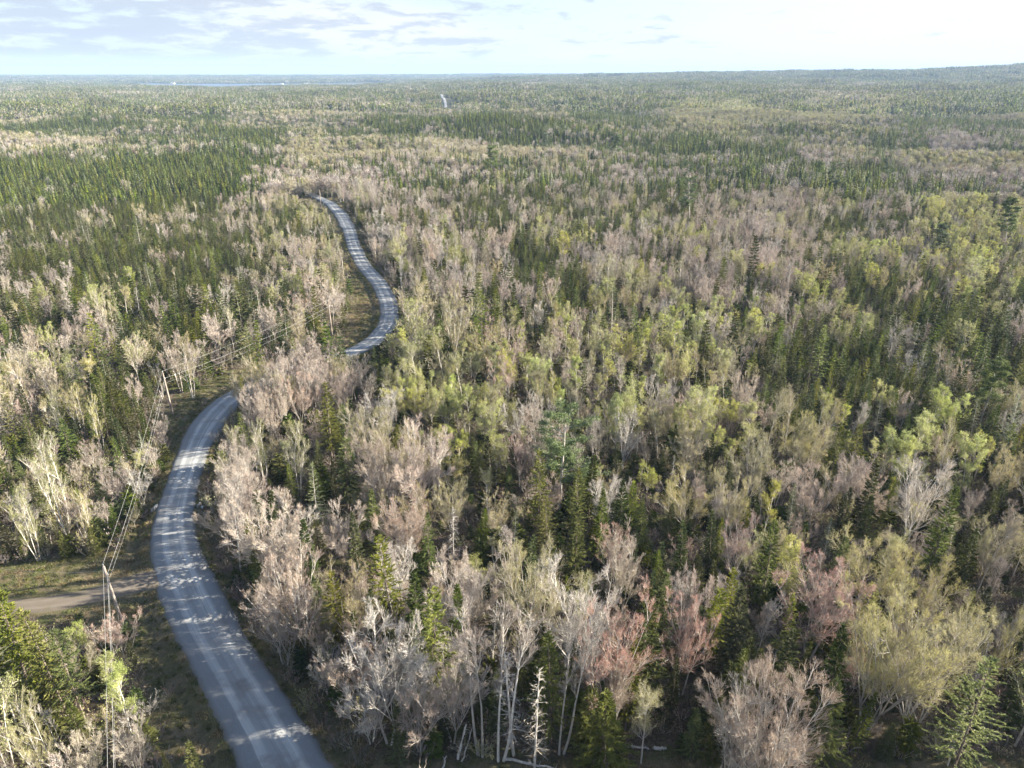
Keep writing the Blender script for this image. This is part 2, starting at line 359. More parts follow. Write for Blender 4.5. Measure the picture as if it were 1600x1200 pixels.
def bush(seed, h, twig, bud=None, leaf=0.0, dense=1.0, leafsize=0.07):
    g = np.random.default_rng(seed); tr, cr = MB(), MB()
    n = int(9 * dense); a = g.uniform(0, 6.28, n); sp = g.uniform(0.15, 0.75, n)
    p = np.stack([np.cos(a) * .25, np.sin(a) * .25, np.full(n, -0.15)], 1); d = norm(np.stack([np.cos(a) * sp, np.sin(a) * sp, np.ones(n)], 1))
    L = h * g.uniform(0.6, 1.05, n); b0 = polylines(p, d, L, 3, 0.03, 0.1, g)
    tr.tubes(b0, np.full((n, 1), 0.022) * np.linspace(1, 0.3, 4)[None], 3, 0)
    p1, d1, L1, _ = children(b0, L, 9, 0.2, 1.0, 0.55, 0.45, g); b1 = polylines(p1, d1, L1, 2, 0.1, 0.12, g); cr.tris(slivers(b1, 0.014, g), 0)
    p2, d2, L2, _ = children(b1, L1, 6, 0.2, 1.0, 0.55, 0.55, g); b2 = polylines(p2, d2, np.maximum(L2, .15), 1, 0.08, 0.12, g); cr.tris(slivers(b2, 0.011, g), 0)
    if leaf:
        e = b2[:, -1]; k = g.choice(len(e), int(len(e) * leaf)); cr.tris(flakes(e[k], leafsize, g), 1)
    return tr, cr, ([M['bark_grey']], [M[twig], M[bud] if bud else M[twig]])

# far shapes: enough blades for the outline, no fine twigs
def far_conifer(seed, h, rmax, needle):
    g = np.random.default_rng(seed); cr = MB(); n = 150
    z = 0.12 + 0.88 * g.random(n) ** 1.15; az = g.uniform(0, 6.28, n); rr = 1.3 * rmax * h * (1 - z) ** 0.85 * g.uniform(0.5, 1.15, n) + 0.12
    q = np.stack([np.cos(az) * rr * .45, np.sin(az) * rr * .45, z * h], 1)
    o = np.stack([np.cos(az) * rr, np.sin(az) * rr, z * h - rr * 0.3 + 0.15], 1); tn = np.stack([-np.sin(az), np.cos(az), np.zeros(n)], 1) * (0.28 + rr * 0.32)[:, None]
    cr.tris(np.stack([q + [0, 0, .35], o + tn, o - tn * g.uniform(.3, 1, (n, 1))], 1), 0)
    cr.tris(np.array([[[-.25, 0, h - 1.4], [.25, 0, h - 1.4], [0, 0, h]], [[0, -.25, h - 1.4], [0, .25, h - 1.4], [0, 0, h]]]), 0)
    return cr, [M[needle]]
def far_broad(seed, h, wr, clear, twig, bud, leaf, bark='bark_grey', n=270):
    g = np.random.default_rng(seed); cr = MB()
    st = polylines(np.array([[0, 0, -0.3]]), np.array([[0, 0, 1.0]]), np.array([h * .9]), 3, 0.05, 0.04, g)
    cr.tubes(st, (0.08 * np.linspace(1, 0.3, 4))[None], 3, 2)
    v = norm(g.normal(0, 1, (n, 3)) + [0, 0, .35]); rad = g.random(n) ** 0.4
    lob = 1 + .25 * np.sin(3 * np.arctan2(v[:, 1], v[:, 0]) + g.uniform(0, 6)) * np.sin(3 * v[:, 2] + g.uniform(0, 6))
    clear = clear * .75
    q = v * (rad * lob)[:, None] * np.array([wr * h * 1.1, wr * h * 1.1, (1 - clear) * h * .46]) + np.array([0, 0, h * (1 + clear) * .5])
    d = norm(v * [1, 1, .6] + g.normal(0, 0.45, (n, 3)) + [0, 0, .7]); ln = g.uniform(0.7, 1.4, n)[:, None]
    wv = norm(np.cross(d, g.normal(0, 1, (n, 3)))) * 0.12
    cr.tris(np.stack([q - wv - d * ln * .5, q + wv - d * ln * .5, q + d * ln * .5], 1), 0)
    wv = norm(np.cross(d, g.normal(0, 1, (n, 3)))) * 0.09; dd = norm(d + g.normal(0, .5, d.shape))
    cr.tris(np.stack([q - wv, q + wv, q + dd * ln], 1), 0)
    k = int(n * leaf); w = np.clip((q[:, 2] - h * clear), .1, None); w /= w.sum()
    if k: cr.tris(flakes(q[g.choice(n, k, p=w)] + [0, 0, .4], 0.22, g), 1)
    return cr, [M[twig], M[bud], M[bark]]

# kinds: list of variants -> dict(name, phrase, generator pairs)
KIND = {
 'spruce': [
  dict(c='dark green', f=lambda l: conifer(101, 13, 0.150, 0.10, 0.85, needle='needle_dark', lod=l), far=('c', .150, 'needle_dark'), h=13),
  dict(c='dark green slender', f=lambda l: conifer(102, 12, 0.105, 0.15, 0.8, needle='needle_dark', lod=l), far=('c', .11, 'needle_dark'), h=12),
  dict(c='fresh green', f=lambda l: conifer(103, 12, 0.165, 0.08, 0.8, needle='needle_green', lod=l), far=('c', .16, 'needle_green'), h=12),
  dict(c='fresh green slender', f=lambda l: conifer(104, 13, 0.115, 0.18, 0.75, ragged=0.35, needle='needle_green', lod=l), far=('c', .12, 'needle_green'), h=13),
  dict(c='yellow-green ragged', f=lambda l: conifer(105, 15, 0.150, 0.22, 0.62, whorl=2.4, ragged=0.5, gap=0.14, m=12, spray=0.30, needle='needle_yellow', lod=l), far=('c', .15, 'needle_yellow'), h=15),
  dict(c='yellow-green open-branched', f=lambda l: conifer(106, 16, 0.170, 0.30, 0.55, whorl=2.4, ragged=0.5, gap=0.22, m=13, spray=0.30, needle='needle_yellow', lod=l), far=('c', .16, 'needle_yellow'), h=16),
  dict(c='green bushy', f=lambda l: conifer(107, 9, 0.24, 0.03, 0.9, whorl=2.8, needle='needle_green', lod=l), far=('c', .2, 'needle_green'), h=9)],
 'larch': [
  dict(c='pale grey-green feathery', f=lambda l: conifer(121, 13, 0.185, 0.14, 0.75, whorl=2.1, ragged=0.4, gap=0.15, spray=0.30, m=9, needle='needle_larch', bark='bark_grey', thin=0.55, lod=l), far=('c', .17, 'needle_larch'), h=13),
  dict(c='pale grey-green thin', f=lambda l: conifer(122, 12, 0.13, 0.2, 0.7, whorl=2.0, ragged=0.4, gap=0.2, spray=0.30, m=8, needle='needle_larch', bark='bark_pale', thin=0.5, lod=l), far=('c', .13, 'needle_larch'), h=12)],
 'maple': [
  dict(c='bare pinkish', f=lambda l: broadleaf(201, 13, stems=2, spread=.12, clear=.28, fork=4, fan=.62, limbs=7, bud='bud_pink', lod=l), far=('b', .25, .25, 'twig_pink', 'bud_pink', .3), h=13),
  dict(c='pinkish fan-shaped', f=lambda l: broadleaf(202, 12, stems=3, spread=.28, clear=.16, fork=3, fan=.6, limbs=7, up=.14, bud='bud_pink', lod=l), far=('b', .30, .2, 'twig_pink', 'bud_pink', .3), h=12),
  dict(c='red-budded', f=lambda l: broadleaf(203, 13, stems=2, spread=.16, clear=.25, fork=4, fan=.6, limbs=7, bud='bud_red', lod=l), far=('b', .25, .3, 'twig_pink', 'bud_red', .5), h=13),
  dict(c='bare whitish grey', f=lambda l: broadleaf(204, 13, stems=2, spread=.16, clear=.2, fork=4, fan=.65, limbs=7, up=.08, bark='bark_pale', twig='twig_grey', lod=l), far=('b', .25, .22, 'twig_grey', 'twig_grey', 0), h=13),
  dict(c='pinkish round-crowned', f=lambda l: broadleaf(205, 11, stems=1, clear=.25, fork=9, fan=.95, limbs=8, llen=.36, bud='bud_pink', lod=l), far=('b', .32, .2, 'twig_pink', 'bud_pink', .2), h=11),
  dict(c='bare grey-brown slim', f=lambda l: broadleaf(206, 14, stems=1, clear=.36, limbs=22, llen=.29, lang=.6, bud='twig_grey', twig='twig_brown', lod=l), far=('b', .17, .4, 'twig_brown', 'twig_grey', .3), h=14)],
 'hardwood': [
  dict(c='tan round-crowned', f=lambda l: broadleaf(301, 13, stems=1, clear=.22, fork=9, fan=.95, limbs=8, llen=.36, leaf=.15, leafsize=.05, leaf_top=.3, twig='twig_tan', bud='bud_tan', lod=l), far=('b', .32, .2, 'twig_tan', 'bud_tan', .5), h=13),
  dict(c='tan broad', f=lambda l: broadleaf(302, 14, stems=3, spread=.3, clear=.2, fork=4, fan=.7, limbs=7, up=.12, leaf=.12, leafsize=.05, leaf_top=.4, twig='twig_tan', bud='bud_tan', lod=l), far=('b', .33, .2, 'twig_tan', 'bud_tan', .4), h=14),
  dict(c='tan upright', f=lambda l: broadleaf(303, 14, stems=1, clear=.32, limbs=24, llen=.31, lang=.6, up=.13, leaf=.15, leafsize=.05, bark='bark_pale', twig='twig_tan', bud='bud_tan', lod=l), far=('b', .2, .35, 'twig_tan', 'bud_tan', .4), h=14),
  dict(c='sandy fan-shaped', f=lambda l: broadleaf(304, 12, stems=3, spread=.26, clear=.18, fork=3, fan=.6, limbs=7, up=.14, twig='twig_tan', bud='twig_pink', lod=l), far=('b', .28, .2, 'twig_tan', 'bud_tan', .2), h=12)],
 'aspen': [
  dict(c='yellow-green topped', f=lambda l: broadleaf(401, 12, stems=1, clear=.42, limbs=22, llen=.27, lang=.7, subs=7, leaf=.5, leafsize=.062, leaf_top=.4, bark='bark_pale', twig='twig_tan', bud='leaf_yellow', lod=l), far=('b', .18, .42, 'twig_tan', 'leaf_yellow', .9), h=12),
  dict(c='yellow-green domed', f=lambda l: broadleaf(402, 11, stems=1, clear=.36, fork=6, fan=.6, limbs=7, llen=.38, leaf=.45, leafsize=.062, leaf_top=.35, bark='bark_grey', twig='twig_tan', bud='leaf_yellow', lod=l), far=('b', .22, .4, 'twig_tan', 'leaf_yellow', 1.0), h=11),
  dict(c='pale green budding', f=lambda l: broadleaf(403, 13, stems=1, clear=.38, limbs=22, llen=.27, lang=.65, subs=7, up=.14, leaf=.35, leafsize=.055, leaf_top=.3, bark='bark_pale', twig='twig_tan', bud='leaf_pale', lod=l), far=('b', .18, .4, 'twig_tan', 'leaf_pale', .7), h=13),
  dict(c='bright yellow full-crowned', f=lambda l: broadleaf(404, 12, stems=2, spread=.08, clear=.28, limbs=16, llen=.28, lang=.7, leaf=.9, leafsize=.075, leaf_top=.2, bark='bark_pale', twig='twig_tan', bud='leaf_yellow', lod=l), far=('b', .22, .28, 'twig_tan', 'leaf_yellow', 1.2), h=12)],
 'birch': [
  dict(c='white-trunked bare', f=lambda l: broadleaf(501, 13, stems=3, spread=.13, clear=.28, limbs=13, llen=.30, lang=.55, up=.13, r0=.11, bark='bark_pale', twig='twig_tan', bud='leaf_pale', lod=l), far=('b', .2, .3, 'twig_tan', 'leaf_pale', .3), h=13),
  dict(c='white-trunked slim bare', f=lambda l: broadleaf(502, 14, stems=2, spread=.06, clear=.45, limbs=14, llen=.24, lang=.55, up=.12, r0=.12, bark='bark_pale', twig='twig_grey', bud='twig_pink', lod=l), far=('b', .14, .5, 'twig_grey', 'bud_pink', .3), h=14)],
 'pine': [
  dict(c='blue-green layered', f=lambda l: pine(601, 18, l), far=None, h=18),
  dict(c='blue-green tufted', f=lambda l: pine(602, 16, l), far=None, h=16)],
 'dead': [
  dict(c='grey leafless', f=lambda l: snag(701, 12, l), far=None, h=12),
  dict(c='grey bristly', f=lambda l: snag(702, 10, l), far=None, h=10)],
}
NOUN = dict(spruce='spruce', larch='larch', maple='maple', hardwood='hardwood', aspen='aspen', birch='birch', pine='white pine', dead='dead tree')
NAME = dict(spruce='spruce_tree', larch='larch_tree', maple='maple_tree', hardwood='hardwood_tree', aspen='aspen_tree', birch='birch_tree', pine='pine_tree', dead='dead_tree')
proto_far = bpy.data.collections.new('far_shapes')
for k, vs in KIND.items():
    for i, v in enumerate(vs):
        tr, cr, (mt, mc) = v['f'](0)
        v['trunk'] = tr.mesh(NAME[k] + '_trunk', mt, True); v['crown'] = cr.mesh(NAME[k] + '_crown', mc)
        tr, cr, (mt, mc) = v['f'](1)
        j = MB(); nc = len(mc)
        j.v = cr.v + tr.v; j.n = cr.n + tr.n
        j.t = cr.t + [(f + cr.n, nc) for f, m in tr.t]; j.q = cr.q + [(f + cr.n, nc) for f, m in tr.q]
        v['mid'] = j.mesh(NAME[k] + '_whole', mc + mt)
        fr = v['far']
        if fr:
            if fr[0] == 'c': cr, mc = far_conifer(i + 11, v['h'], fr[1], fr[2])
            else: cr, mc = far_broad(i + 31, v['h'], fr[1], fr[2], fr[3], fr[4], fr[5])
            v['farme'] = cr.mesh(NAME[k] + '_far', mc)
        else: v['farme'] = v['mid']

# ------------------------------------------------------------------ road, driveway, open ground, read off the photograph onto the ground plane
ROAD_A = [((410, 1330), (610, 1330)), ((371, 1200), (525, 1200)), ((341, 1130), (472, 1126)), ((315, 1077), (435, 1070)), ((285, 1025), (401, 1014)), ((262, 980), (371, 961)),
          ((242, 924), (341, 909)), ((232, 875), (315, 860)), ((231, 840), (306, 830)), ((236, 812), (302, 808)), ((252, 780), (302, 783)), ((262, 757), (306, 762)), ((268, 738), (312, 740)),
          ((280, 700), (326, 704)), ((297, 660), (345, 670)), ((325, 630), (365, 641)), ((363, 606), (392, 617)), ((410, 587), (428, 597)), ((470, 566), (482, 576)), ((520, 552), (533, 564)), ((545, 546), (560, 556)),
          ((570, 531), (590, 541)), ((586, 516), (610, 523)), ((596, 500), (622, 504)), ((594, 470), (622, 477)), ((579, 440), (609, 447)), ((552, 410), (582, 417)), ((541, 380), (564, 387)),
          ((534, 357), (558, 361)), ((519, 331), (546, 337)), ((504, 314), (527, 320)), ((470, 300), (490, 301)), ((440, 289), (452, 288)), ((410, 280), (418, 277)), ((385, 276), (390, 272)), ((350, 274), (352, 270)), ((300, 272), (302, 268))]
def resample(pts, step):
    pts = np.array(pts); s = np.r_[0, np.cumsum(np.linalg.norm(np.diff(pts, axis=0), axis=1))]
    n = max(2, int(s[-1] / step)); t = np.linspace(0, s[-1], n)
    return np.stack([np.interp(t, s, pts[:, k]) for k in range(pts.shape[1])], 1)
def smooth(a, it):
    a = a.copy()
    for _ in range(it): a[1:-1] = a[1:-1] * .5 + (a[:-2] + a[2:]) * .25
    return a
La = np.array([ground(*l)[:2] for l, r in ROAD_A]); Ra = np.array([ground(*r)[:2] for l, r in ROAD_A])
cen = (La + Ra) / 2
wid = np.linalg.norm(Ra - La, axis=1)
tg = np.gradient(cen, axis=0); tg /= np.linalg.norm(tg, axis=1, keepdims=True)
nr = np.stack([tg[:, 1], -tg[:, 0]], 1); half = np.abs(((Ra - La) * nr).sum(1)) / 2
half = np.clip(half, 2.9, 4.8)
rd = resample(np.c_[cen, half], 1.0); rd = smooth(rd, 30)
road_c, road_h = rd[:, :2], rd[:, 2]
tg = norm(np.gradient(road_c, axis=0)); road_n = np.stack([tg[:, 1], -tg[:, 0]], 1)     # points to the right of travel
drive_px = [(262, 901), (232, 904), (180, 920), (120, 938), (60, 946), (0, 950), (-80, 952)]
dv = smooth(resample([ground(*p)[:2] for p in drive_px], 1.0), 12)
def seg_dist(P, line):
    """distance of many points to a dense polyline, with the nearest index"""
    d = np.full(len(P), 1e9); ix = np.zeros(len(P), int)
    for a in range(0, len(P), 20000):
        q = P[a:a + 20000]; dd = ((q[:, None] - line[None]) ** 2).sum(2); j = dd.argmin(1)
        d[a:a + 20000] = np.sqrt(dd[np.arange(len(q)), j]); ix[a:a + 20000] = j
    return d, ix
def in_poly(px, py, poly):
    poly = np.array(poly, float); inside = np.zeros(len(px), bool); j = len(poly) - 1
    for i in range(len(poly)):
        xi, yi = poly[i]; xj, yj = poly[j]
        c = ((yi > py) != (yj > py)) & (px < (xj - xi) * (py - yi) / (yj - yi + 1e-12) + xi); inside ^= c; j = i
    return inside
OPEN_PX = [  # treeless ground
 [(-200, 885), (0, 880), (130, 872), (190, 862), (215, 815), (250, 760), (262, 735), (300, 700), (260, 800), (236, 850), (262, 980), (300, 1050), (400, 1260), (300, 1260), (235, 1130), (222, 1040), (196, 985), (120, 985), (75, 958), (-200, 985)],
 [(262, 740), (262, 660), (282, 625), (330, 592), (380, 575), (440, 552), (450, 566), (366, 606), (300, 660), (280, 700)],
 [(548, 548), (600, 505), (600, 440), (555, 380), (524, 318), (500, 312), (506, 330), (524, 378), (546, 430), (550, 480), (538, 530)],
 [(540, 1182), (1700, 1182), (1700, 1600), (540, 1600)],
 [(515, 1330), (540, 1200), (540, 1600), (600, 1600)]]
OPEN = [np.array([ground(*p)[:2] for p in poly]) for poly in OPEN_PX]
KEEP_PX = [ # ground that stays in view: no crown may stand in front of it
 [(233, 870), (262, 757), (300, 655), (360, 606), (366, 620), (326, 704), (310, 755), (304, 815), (345, 905), (400, 1010), (530, 1200), (372, 1200), (262, 985)],
 [(548, 552), (600, 503), (594, 465), (545, 385), (520, 325), (506, 312), (532, 320), (560, 345), (585, 417), (622, 477), (624, 506), (597, 532), (560, 553)],
 [(540, 540), (596, 500), (585, 450), (545, 400), (552, 470)],
 [(0, 893), (120, 885), (205, 868), (235, 800), (232, 880), (262, 985), (320, 1130), (250, 1120), (215, 985), (150, 962), (0, 958)],
 [(290, 640), (362, 600), (330, 628)],
 [(512, 478), (527, 478), (527, 522), (512, 522)], [(533, 405), (543, 405), (543, 440), (533, 440)], [(494, 300), (507, 300), (507, 324), (494, 324)], [(250, 580), (280, 580), (284, 655), (258, 650)], [(380, 268), (414, 268), (414, 285), (380, 285)],
 [(445, 288), (506, 311), (512, 322), (470, 306)],
 [(688, 150), (706, 150), (712, 180), (700, 180)]]

# ------------------------------------------------------------------ terrain
def vnoise(x, y, s, seed=0):
    g = np.random.default_rng(900 + seed); out = 0
    for k in range(5):
        a = g.uniform(0, 6.28); f = s * g.uniform(.7, 1.5); out = out + np.sin((x * math.cos(a) + y * math.sin(a)) / f + g.uniform(0, 6.28))
    return out / 3.2
def sstep(x, a, b):
    t = np.clip((x - a) / (b - a), 0, 1); return t * t * (3 - 2 * t)
def terrain_far(x, y):
    r = np.hypot(x, y); u = x / np.maximum(y, 1)
    z = sstep(r, 430, 800) * 4.5 * vnoise(x, y, 30, 1) + sstep(r, 700, 1800) * 8 * vnoise(x, y, 75, 2) * (.45 + .55 * sstep(u, -0.5, 0.2))
    z = z + sstep(r, 800, 2600) * np.interp(u, [-.7, -.3, 0, .2, .5, .8], [2, 2, 14, 20, 20, 26])
    z = z + 11 * np.exp(-((r - 860) / 120) ** 2) * sstep(u, -.35, -.05) * (1 - sstep(u, .0, .5)) * 0.8
    # far ridge, bluish behind the near forest
    ridge = np.interp(u, [-.8, -.5, -.2, 0, .1, .37, .43, .5, .65, .9], [0, 0, 0, 28, 40, 58, 62, 62, 84, 118])
    z = z + sstep(r, 2900, 4700) * np.maximum(0, ridge - 16) * (1 + 0.04 * vnoise(x, y, 300, 3))
    # hills beyond the bay on the left
    z = z + sstep(r, 6200, 9500) * (30 + 5 * vnoise(x, y, 1300, 4) + 3 * vnoise(x, y, 500, 5)) * (1 - sstep(u, -0.05, 0.1)) 
    # the bay itself lies low
    bay = sstep(y, 3450, 3650) * (1 - sstep(y, 5150, 5400)) * sstep(u, -.60, -.48) * (1 - sstep(u, -.17, -.12))
    return z * (1 - bay) - 4 * bay
def terrain(x, y):
    x = np.atleast_1d(np.asarray(x, float)); y = np.atleast_1d(np.asarray(y, float))
    z = terrain_far(x, y)
    near = (y > 20) & (y < 470) & (x > -240) & (x < 40)
    if near.any():
        P = np.stack([x[near], y[near]], 1); d, ix = seg_dist(P, road_c[::2]); e = d - road_h[::2][ix]
        dd, _ = seg_dist(P, dv)
        ditch = -1.0 * np.exp(-((e - 1.9) / 0.85) ** 2) * sstep(dd, 2.2, 4.5)
        bump = 0.28 * vnoise(P[:, 0], P[:, 1], 2.6, 8) + .3 * vnoise(P[:, 0], P[:, 1], 9, 9)
        flat = sstep(e, 0.4, 4) * sstep(dd, 2.0, 4)
        stream = -1.3 * np.exp(-((P[:, 1] - STREAM_Y - 0.12 * (P[:, 0] - STREAM_X) - 1.2 * np.sin(P[:, 0] * .25)) / 1.5) ** 2) * sstep(e, .6, 2.2) * (1 - sstep(d, 20, 30))
        z[near] += np.where(e < 0.2, -0.12, np.maximum(ditch + bump * flat * .6 + stream, -1.5) - 0.02)
    o = ~near; z[o] += 0.25 * vnoise(x[o], y[o], 9, 9) * (np.hypot(x[o], y[o]) < 900)
    return z
_s = ground(240, 790); STREAM_X, STREAM_Y = _s[0], _s[1]
def lines(a, b, fine, lo, hi, g=1.09):
    core = list(np.arange(lo, hi + fine, fine)); s = fine; x = core[-1]
    while x < b: s *= g; x += s; core.append(x)
    s = fine; x = core[0]; pre = []
    while x > a: s *= g; x -= s; pre.append(x)
    return np.array(pre[::-1] + core)
gx = lines(-19000, 19000, 1.15, -105, 25, 1.045); gy = lines(-900, 19000, 1.15, 38, 260, 1.045)
X, Y = np.meshgrid(gx, gy); Z = terrain(X.ravel(), Y.ravel())
nx, ny = len(gx), len(gy)
idx = np.arange(nx * ny).reshape(ny, nx)
faces = np.stack([idx[:-1, :-1], idx[:-1, 1:], idx[1:, 1:], idx[1:, :-1]], -1).reshape(-1, 4)
def ground_mat():
    m, nt, b = mat_base('forest_floor')
    geo = N(nt, 'ShaderNodeNewGeometry')
    a = N(nt, 'ShaderNodeTexNoise', i_Scale=0.35, i_Detail=6.0, i_Roughness=0.65); nt.links.new(geo.outputs['Position'], a.inputs['Vector'])
    c = N(nt, 'ShaderNodeTexNoise', i_Scale=3.2, i_Detail=5.0, i_Roughness=0.7); nt.links.new(geo.outputs['Position'], c.inputs['Vector'])
    litter = ramp(nt, [(0.35, (0.055, 0.045, 0.032)), (0.5, (0.10, 0.08, 0.055)), (0.65, (0.16, 0.13, 0.095))]); nt.links.new(c.outputs['Fac'], litter.inputs[0])
    green = ramp(nt, [(0.35, (0.055, 0.07, 0.02)), (0.65, (0.12, 0.135, 0.045))]); nt.links.new(c.outputs['Fac'], green.inputs[0])
    gm = ramp(nt, [(0.48, 0.0), (0.62, 0.75)]); nt.links.new(a.outputs['Fac'], gm.inputs[0])
    at = N(nt, 'ShaderNodeAttribute', attribute_name='verge')
    dry = ramp(nt, [(0.38, (0.10, 0.12, 0.04)), (0.5, (0.15, 0.14, 0.065)), (0.62, (0.25, 0.20, 0.12))]); nt.links.new(a.outputs['Fac'], dry.inputs[0])
    dry2 = mixc(nt, 0.5, dry.outputs[0], litter.outputs[0])
    f0 = mixc(nt, gm.outputs[0], litter.outputs[0], green.outputs[0])
    f1 = mixc(nt, at.outputs['Fac'], f0, dry2)
    # far land: patches of woodland, grey-brown and dark green
    w = N(nt, 'ShaderNodeTexNoise', i_Scale=0.006, i_Detail=8.0, i_Roughness=0.72); nt.links.new(geo.outputs['Position'], w.inputs['Vector'])
    wr = ramp(nt, [(0.36, (0.035, 0.055, 0.025)), (0.5, (0.075, 0.085, 0.045)), (0.64, (0.17, 0.14, 0.10)), (0.75, (0.22, 0.21, 0.10))]); nt.links.new(w.outputs['Fac'], wr.inputs[0])
    at2 = N(nt, 'ShaderNodeAttribute', attribute_name='farland')
    f2 = mixc(nt, at2.outputs['Fac'], f1, wr.outputs[0])
    nt.links.new(f2, b.inputs['Base Color']); b.inputs['Roughness'].default_value = 0.95; b.inputs['Specular IOR Level'].default_value = 0.1
    bp = N(nt, 'ShaderNodeBump', i_Strength=0.7, i_Distance=0.15); nt.links.new(c.outputs['Fac'], bp.inputs['Height']); nt.links.new(bp.outputs[0], b.inputs['Normal'])
    return m
g_ = MB(); g_.grid(np.stack([X.ravel(), Y.ravel(), Z], 1), faces, 0)
gme = g_.mesh('ground', [ground_mat()], True)
op = np.zeros(nx * ny)
XY = np.stack([X.ravel(), Y.ravel()], 1)
nearm = (Y.ravel() > 20) & (Y.ravel() < 470) & (np.abs(X.ravel()) < 240)
for poly in OPEN: op[nearm] = np.maximum(op[nearm], in_poly(XY[nearm, 0], XY[nearm, 1], poly))
dn, ixn = seg_dist(XY[nearm], road_c[::2]); op[nearm] = np.maximum(op[nearm], (dn < road_h[::2][ixn] + 3.0))
for nm, val in (('verge', op), ('farland', sstep(np.hypot(X.ravel(), Y.ravel()), 900, 2500))):
    a = gme.attributes.new(nm, 'FLOAT', 'POINT'); a.data.foreach_set('value', val.astype(np.float32))
link('ground', gme, kind='structure')

def strip(name, c, n, half, cols, z, mat, crown=0.0, kind='structure'):
    u = np.linspace(-1, 1, cols); m = MB()
    wob = 1 + 0.03 * np.sin(np.arange(len(c)) * .37) * np.sin(np.arange(len(c)) * .113) + smooth(np.random.default_rng(9).normal(0, .06, len(c)), 2)
    P = c[:, None] + n[:, None] * (u[None, :, None] * (half * wob)[:, None, None])
    zz = z + crown * (1 - u[None] ** 2) + terrain_far(P[..., 0].ravel(), P[..., 1].ravel()).reshape(P.shape[:2])
    zz = zz + np.where(np.abs(u)[None] > .99, -0.22, 0)
    V = np.concatenate([P, zz[..., None]], 2).reshape(-1, 3)
    i = np.arange(len(c) * cols).reshape(len(c), cols); f = np.stack([i[:-1, :-1], i[:-1, 1:], i[1:, 1:], i[1:, :-1]], -1).reshape(-1, 4)
    m.grid(V, f, 0); me = m.mesh(name, [mat], True)
    s = np.r_[0, np.cumsum(np.linalg.norm(np.diff(c, axis=0), axis=1))]
    a = me.attributes.new('across', 'FLOAT', 'POINT'); a.data.foreach_set('value', np.tile(u, len(c)).astype(np.float32))
    a = me.attributes.new('along', 'FLOAT', 'POINT'); a.data.foreach_set('value', np.repeat(s, cols).astype(np.float32))
    return link(name, me, kind=kind)
def gravel_mat(name, lo, hi, track, dirt):
    m, nt, b = mat_base(name)
    geo = N(nt, 'ShaderNodeNewGeometry'); ac = N(nt, 'ShaderNodeAttribute', attribute_name='across'); al = N(nt, 'ShaderNodeAttribute', attribute_name='along')
    fine = N(nt, 'ShaderNodeTexNoise', i_Scale=7.0, i_Detail=6.0, i_Roughness=0.75); nt.links.new(geo.outputs['Position'], fine.inputs['Vector'])
    cx = N(nt, 'ShaderNodeCombineXYZ'); nt.links.new(math_n(nt, 'MULTIPLY', ac.outputs['Fac'], 14.0), cx.inputs[0]); nt.links.new(math_n(nt, 'MULTIPLY', al.outputs['Fac'], 0.035), cx.inputs[1])
    st = N(nt, 'ShaderNodeTexNoise', i_Scale=1.0, i_Detail=4.0, i_Roughness=0.6); nt.links.new(cx.outputs[0], st.inputs['Vector'])
    big = N(nt, 'ShaderNodeTexNoise', i_Scale=0.28, i_Detail=5.0, i_Roughness=0.6); nt.links.new(geo.outputs['Position'], big.inputs['Vector'])
    tr = ramp(nt, [(0.0, 0.0), (0.24, 0.10), (0.30, 0.9), (0.38, 0.75), (0.42, 0.35), (0.49, 0.3), (0.55, 0.6), (0.60, 0.45), (0.65, 0.95), (0.71, 0.9), (0.77, 0.12), (1.0, 0.0)])
    cx2 = math_n(nt, 'MULTIPLY_ADD', st.outputs['Fac'], 0.07, math_n(nt, 'MULTIPLY_ADD', ac.outputs['Fac'], 0.5, 0.465)); nt.links.new(cx2, tr.inputs[0])
    base = ramp(nt, [(0.3, lo), (0.7, hi)]); nt.links.new(fine.outputs['Fac'], base.inputs[0])
    k = math_n(nt, 'MULTIPLY', tr.outputs[0], math_n(nt, 'MULTIPLY_ADD', st.outputs['Fac'], 1.9, -0.15), clamp=True)
    c = mixc(nt, k, base.outputs[0], track)
    dm = ramp(nt, [(0.52, 0.0), (0.70, 0.7)]); nt.links.new(big.outputs['Fac'], dm.inputs[0])
    c = mixc(nt, dm.outputs[0], c, dirt)
    ed = ramp(nt, [(0.0, 0.0), (0.80, 0.0), (1.0, 0.8)]); nt.links.new(math_n(nt, 'ADD', math_n(nt, 'ABSOLUTE', ac.outputs['Fac']), math_n(nt, 'MULTIPLY_ADD', fine.outputs['Fac'], .5, -.27)), ed.inputs[0])
    c = mixc(nt, ed.outputs[0], c, (0.12, 0.105, 0.08))
    nt.links.new(c, b.inputs['Base Color']); b.inputs['Roughness'].default_value = 0.9; b.inputs['Specular IOR Level'].default_value = 0.25
    bp = N(nt, 'ShaderNodeBump', i_Strength=0.5, i_Distance=0.04); nt.links.new(fine.outputs['Fac'], bp.inputs['Height']); nt.links.new(bp.outputs[0], b.inputs['Normal'])
    return m
gravel = gravel_mat('grey_gravel', (0.16, 0.17, 0.18), (0.24, 0.25, 0.26), (0.50, 0.50, 0.49), (0.19, 0.18, 0.17))
dirtm = gravel_mat('pinkish_dirt', (0.115, 0.095, 0.075), (0.18, 0.15, 0.12), (0.20, 0.17, 0.14), (0.12, 0.11, 0.06))
strip('gravel_road', road_c, road_n, road_h, 15, 0.05, gravel, 0.13)
tgd = norm(np.gradient(dv, axis=0)); strip('dirt_driveway', dv, np.stack([tgd[:, 1], -tgd[:, 0]], 1), np.linspace(2.7, 1.4, len(dv)), 9, 0.03, dirtm, 0.05)
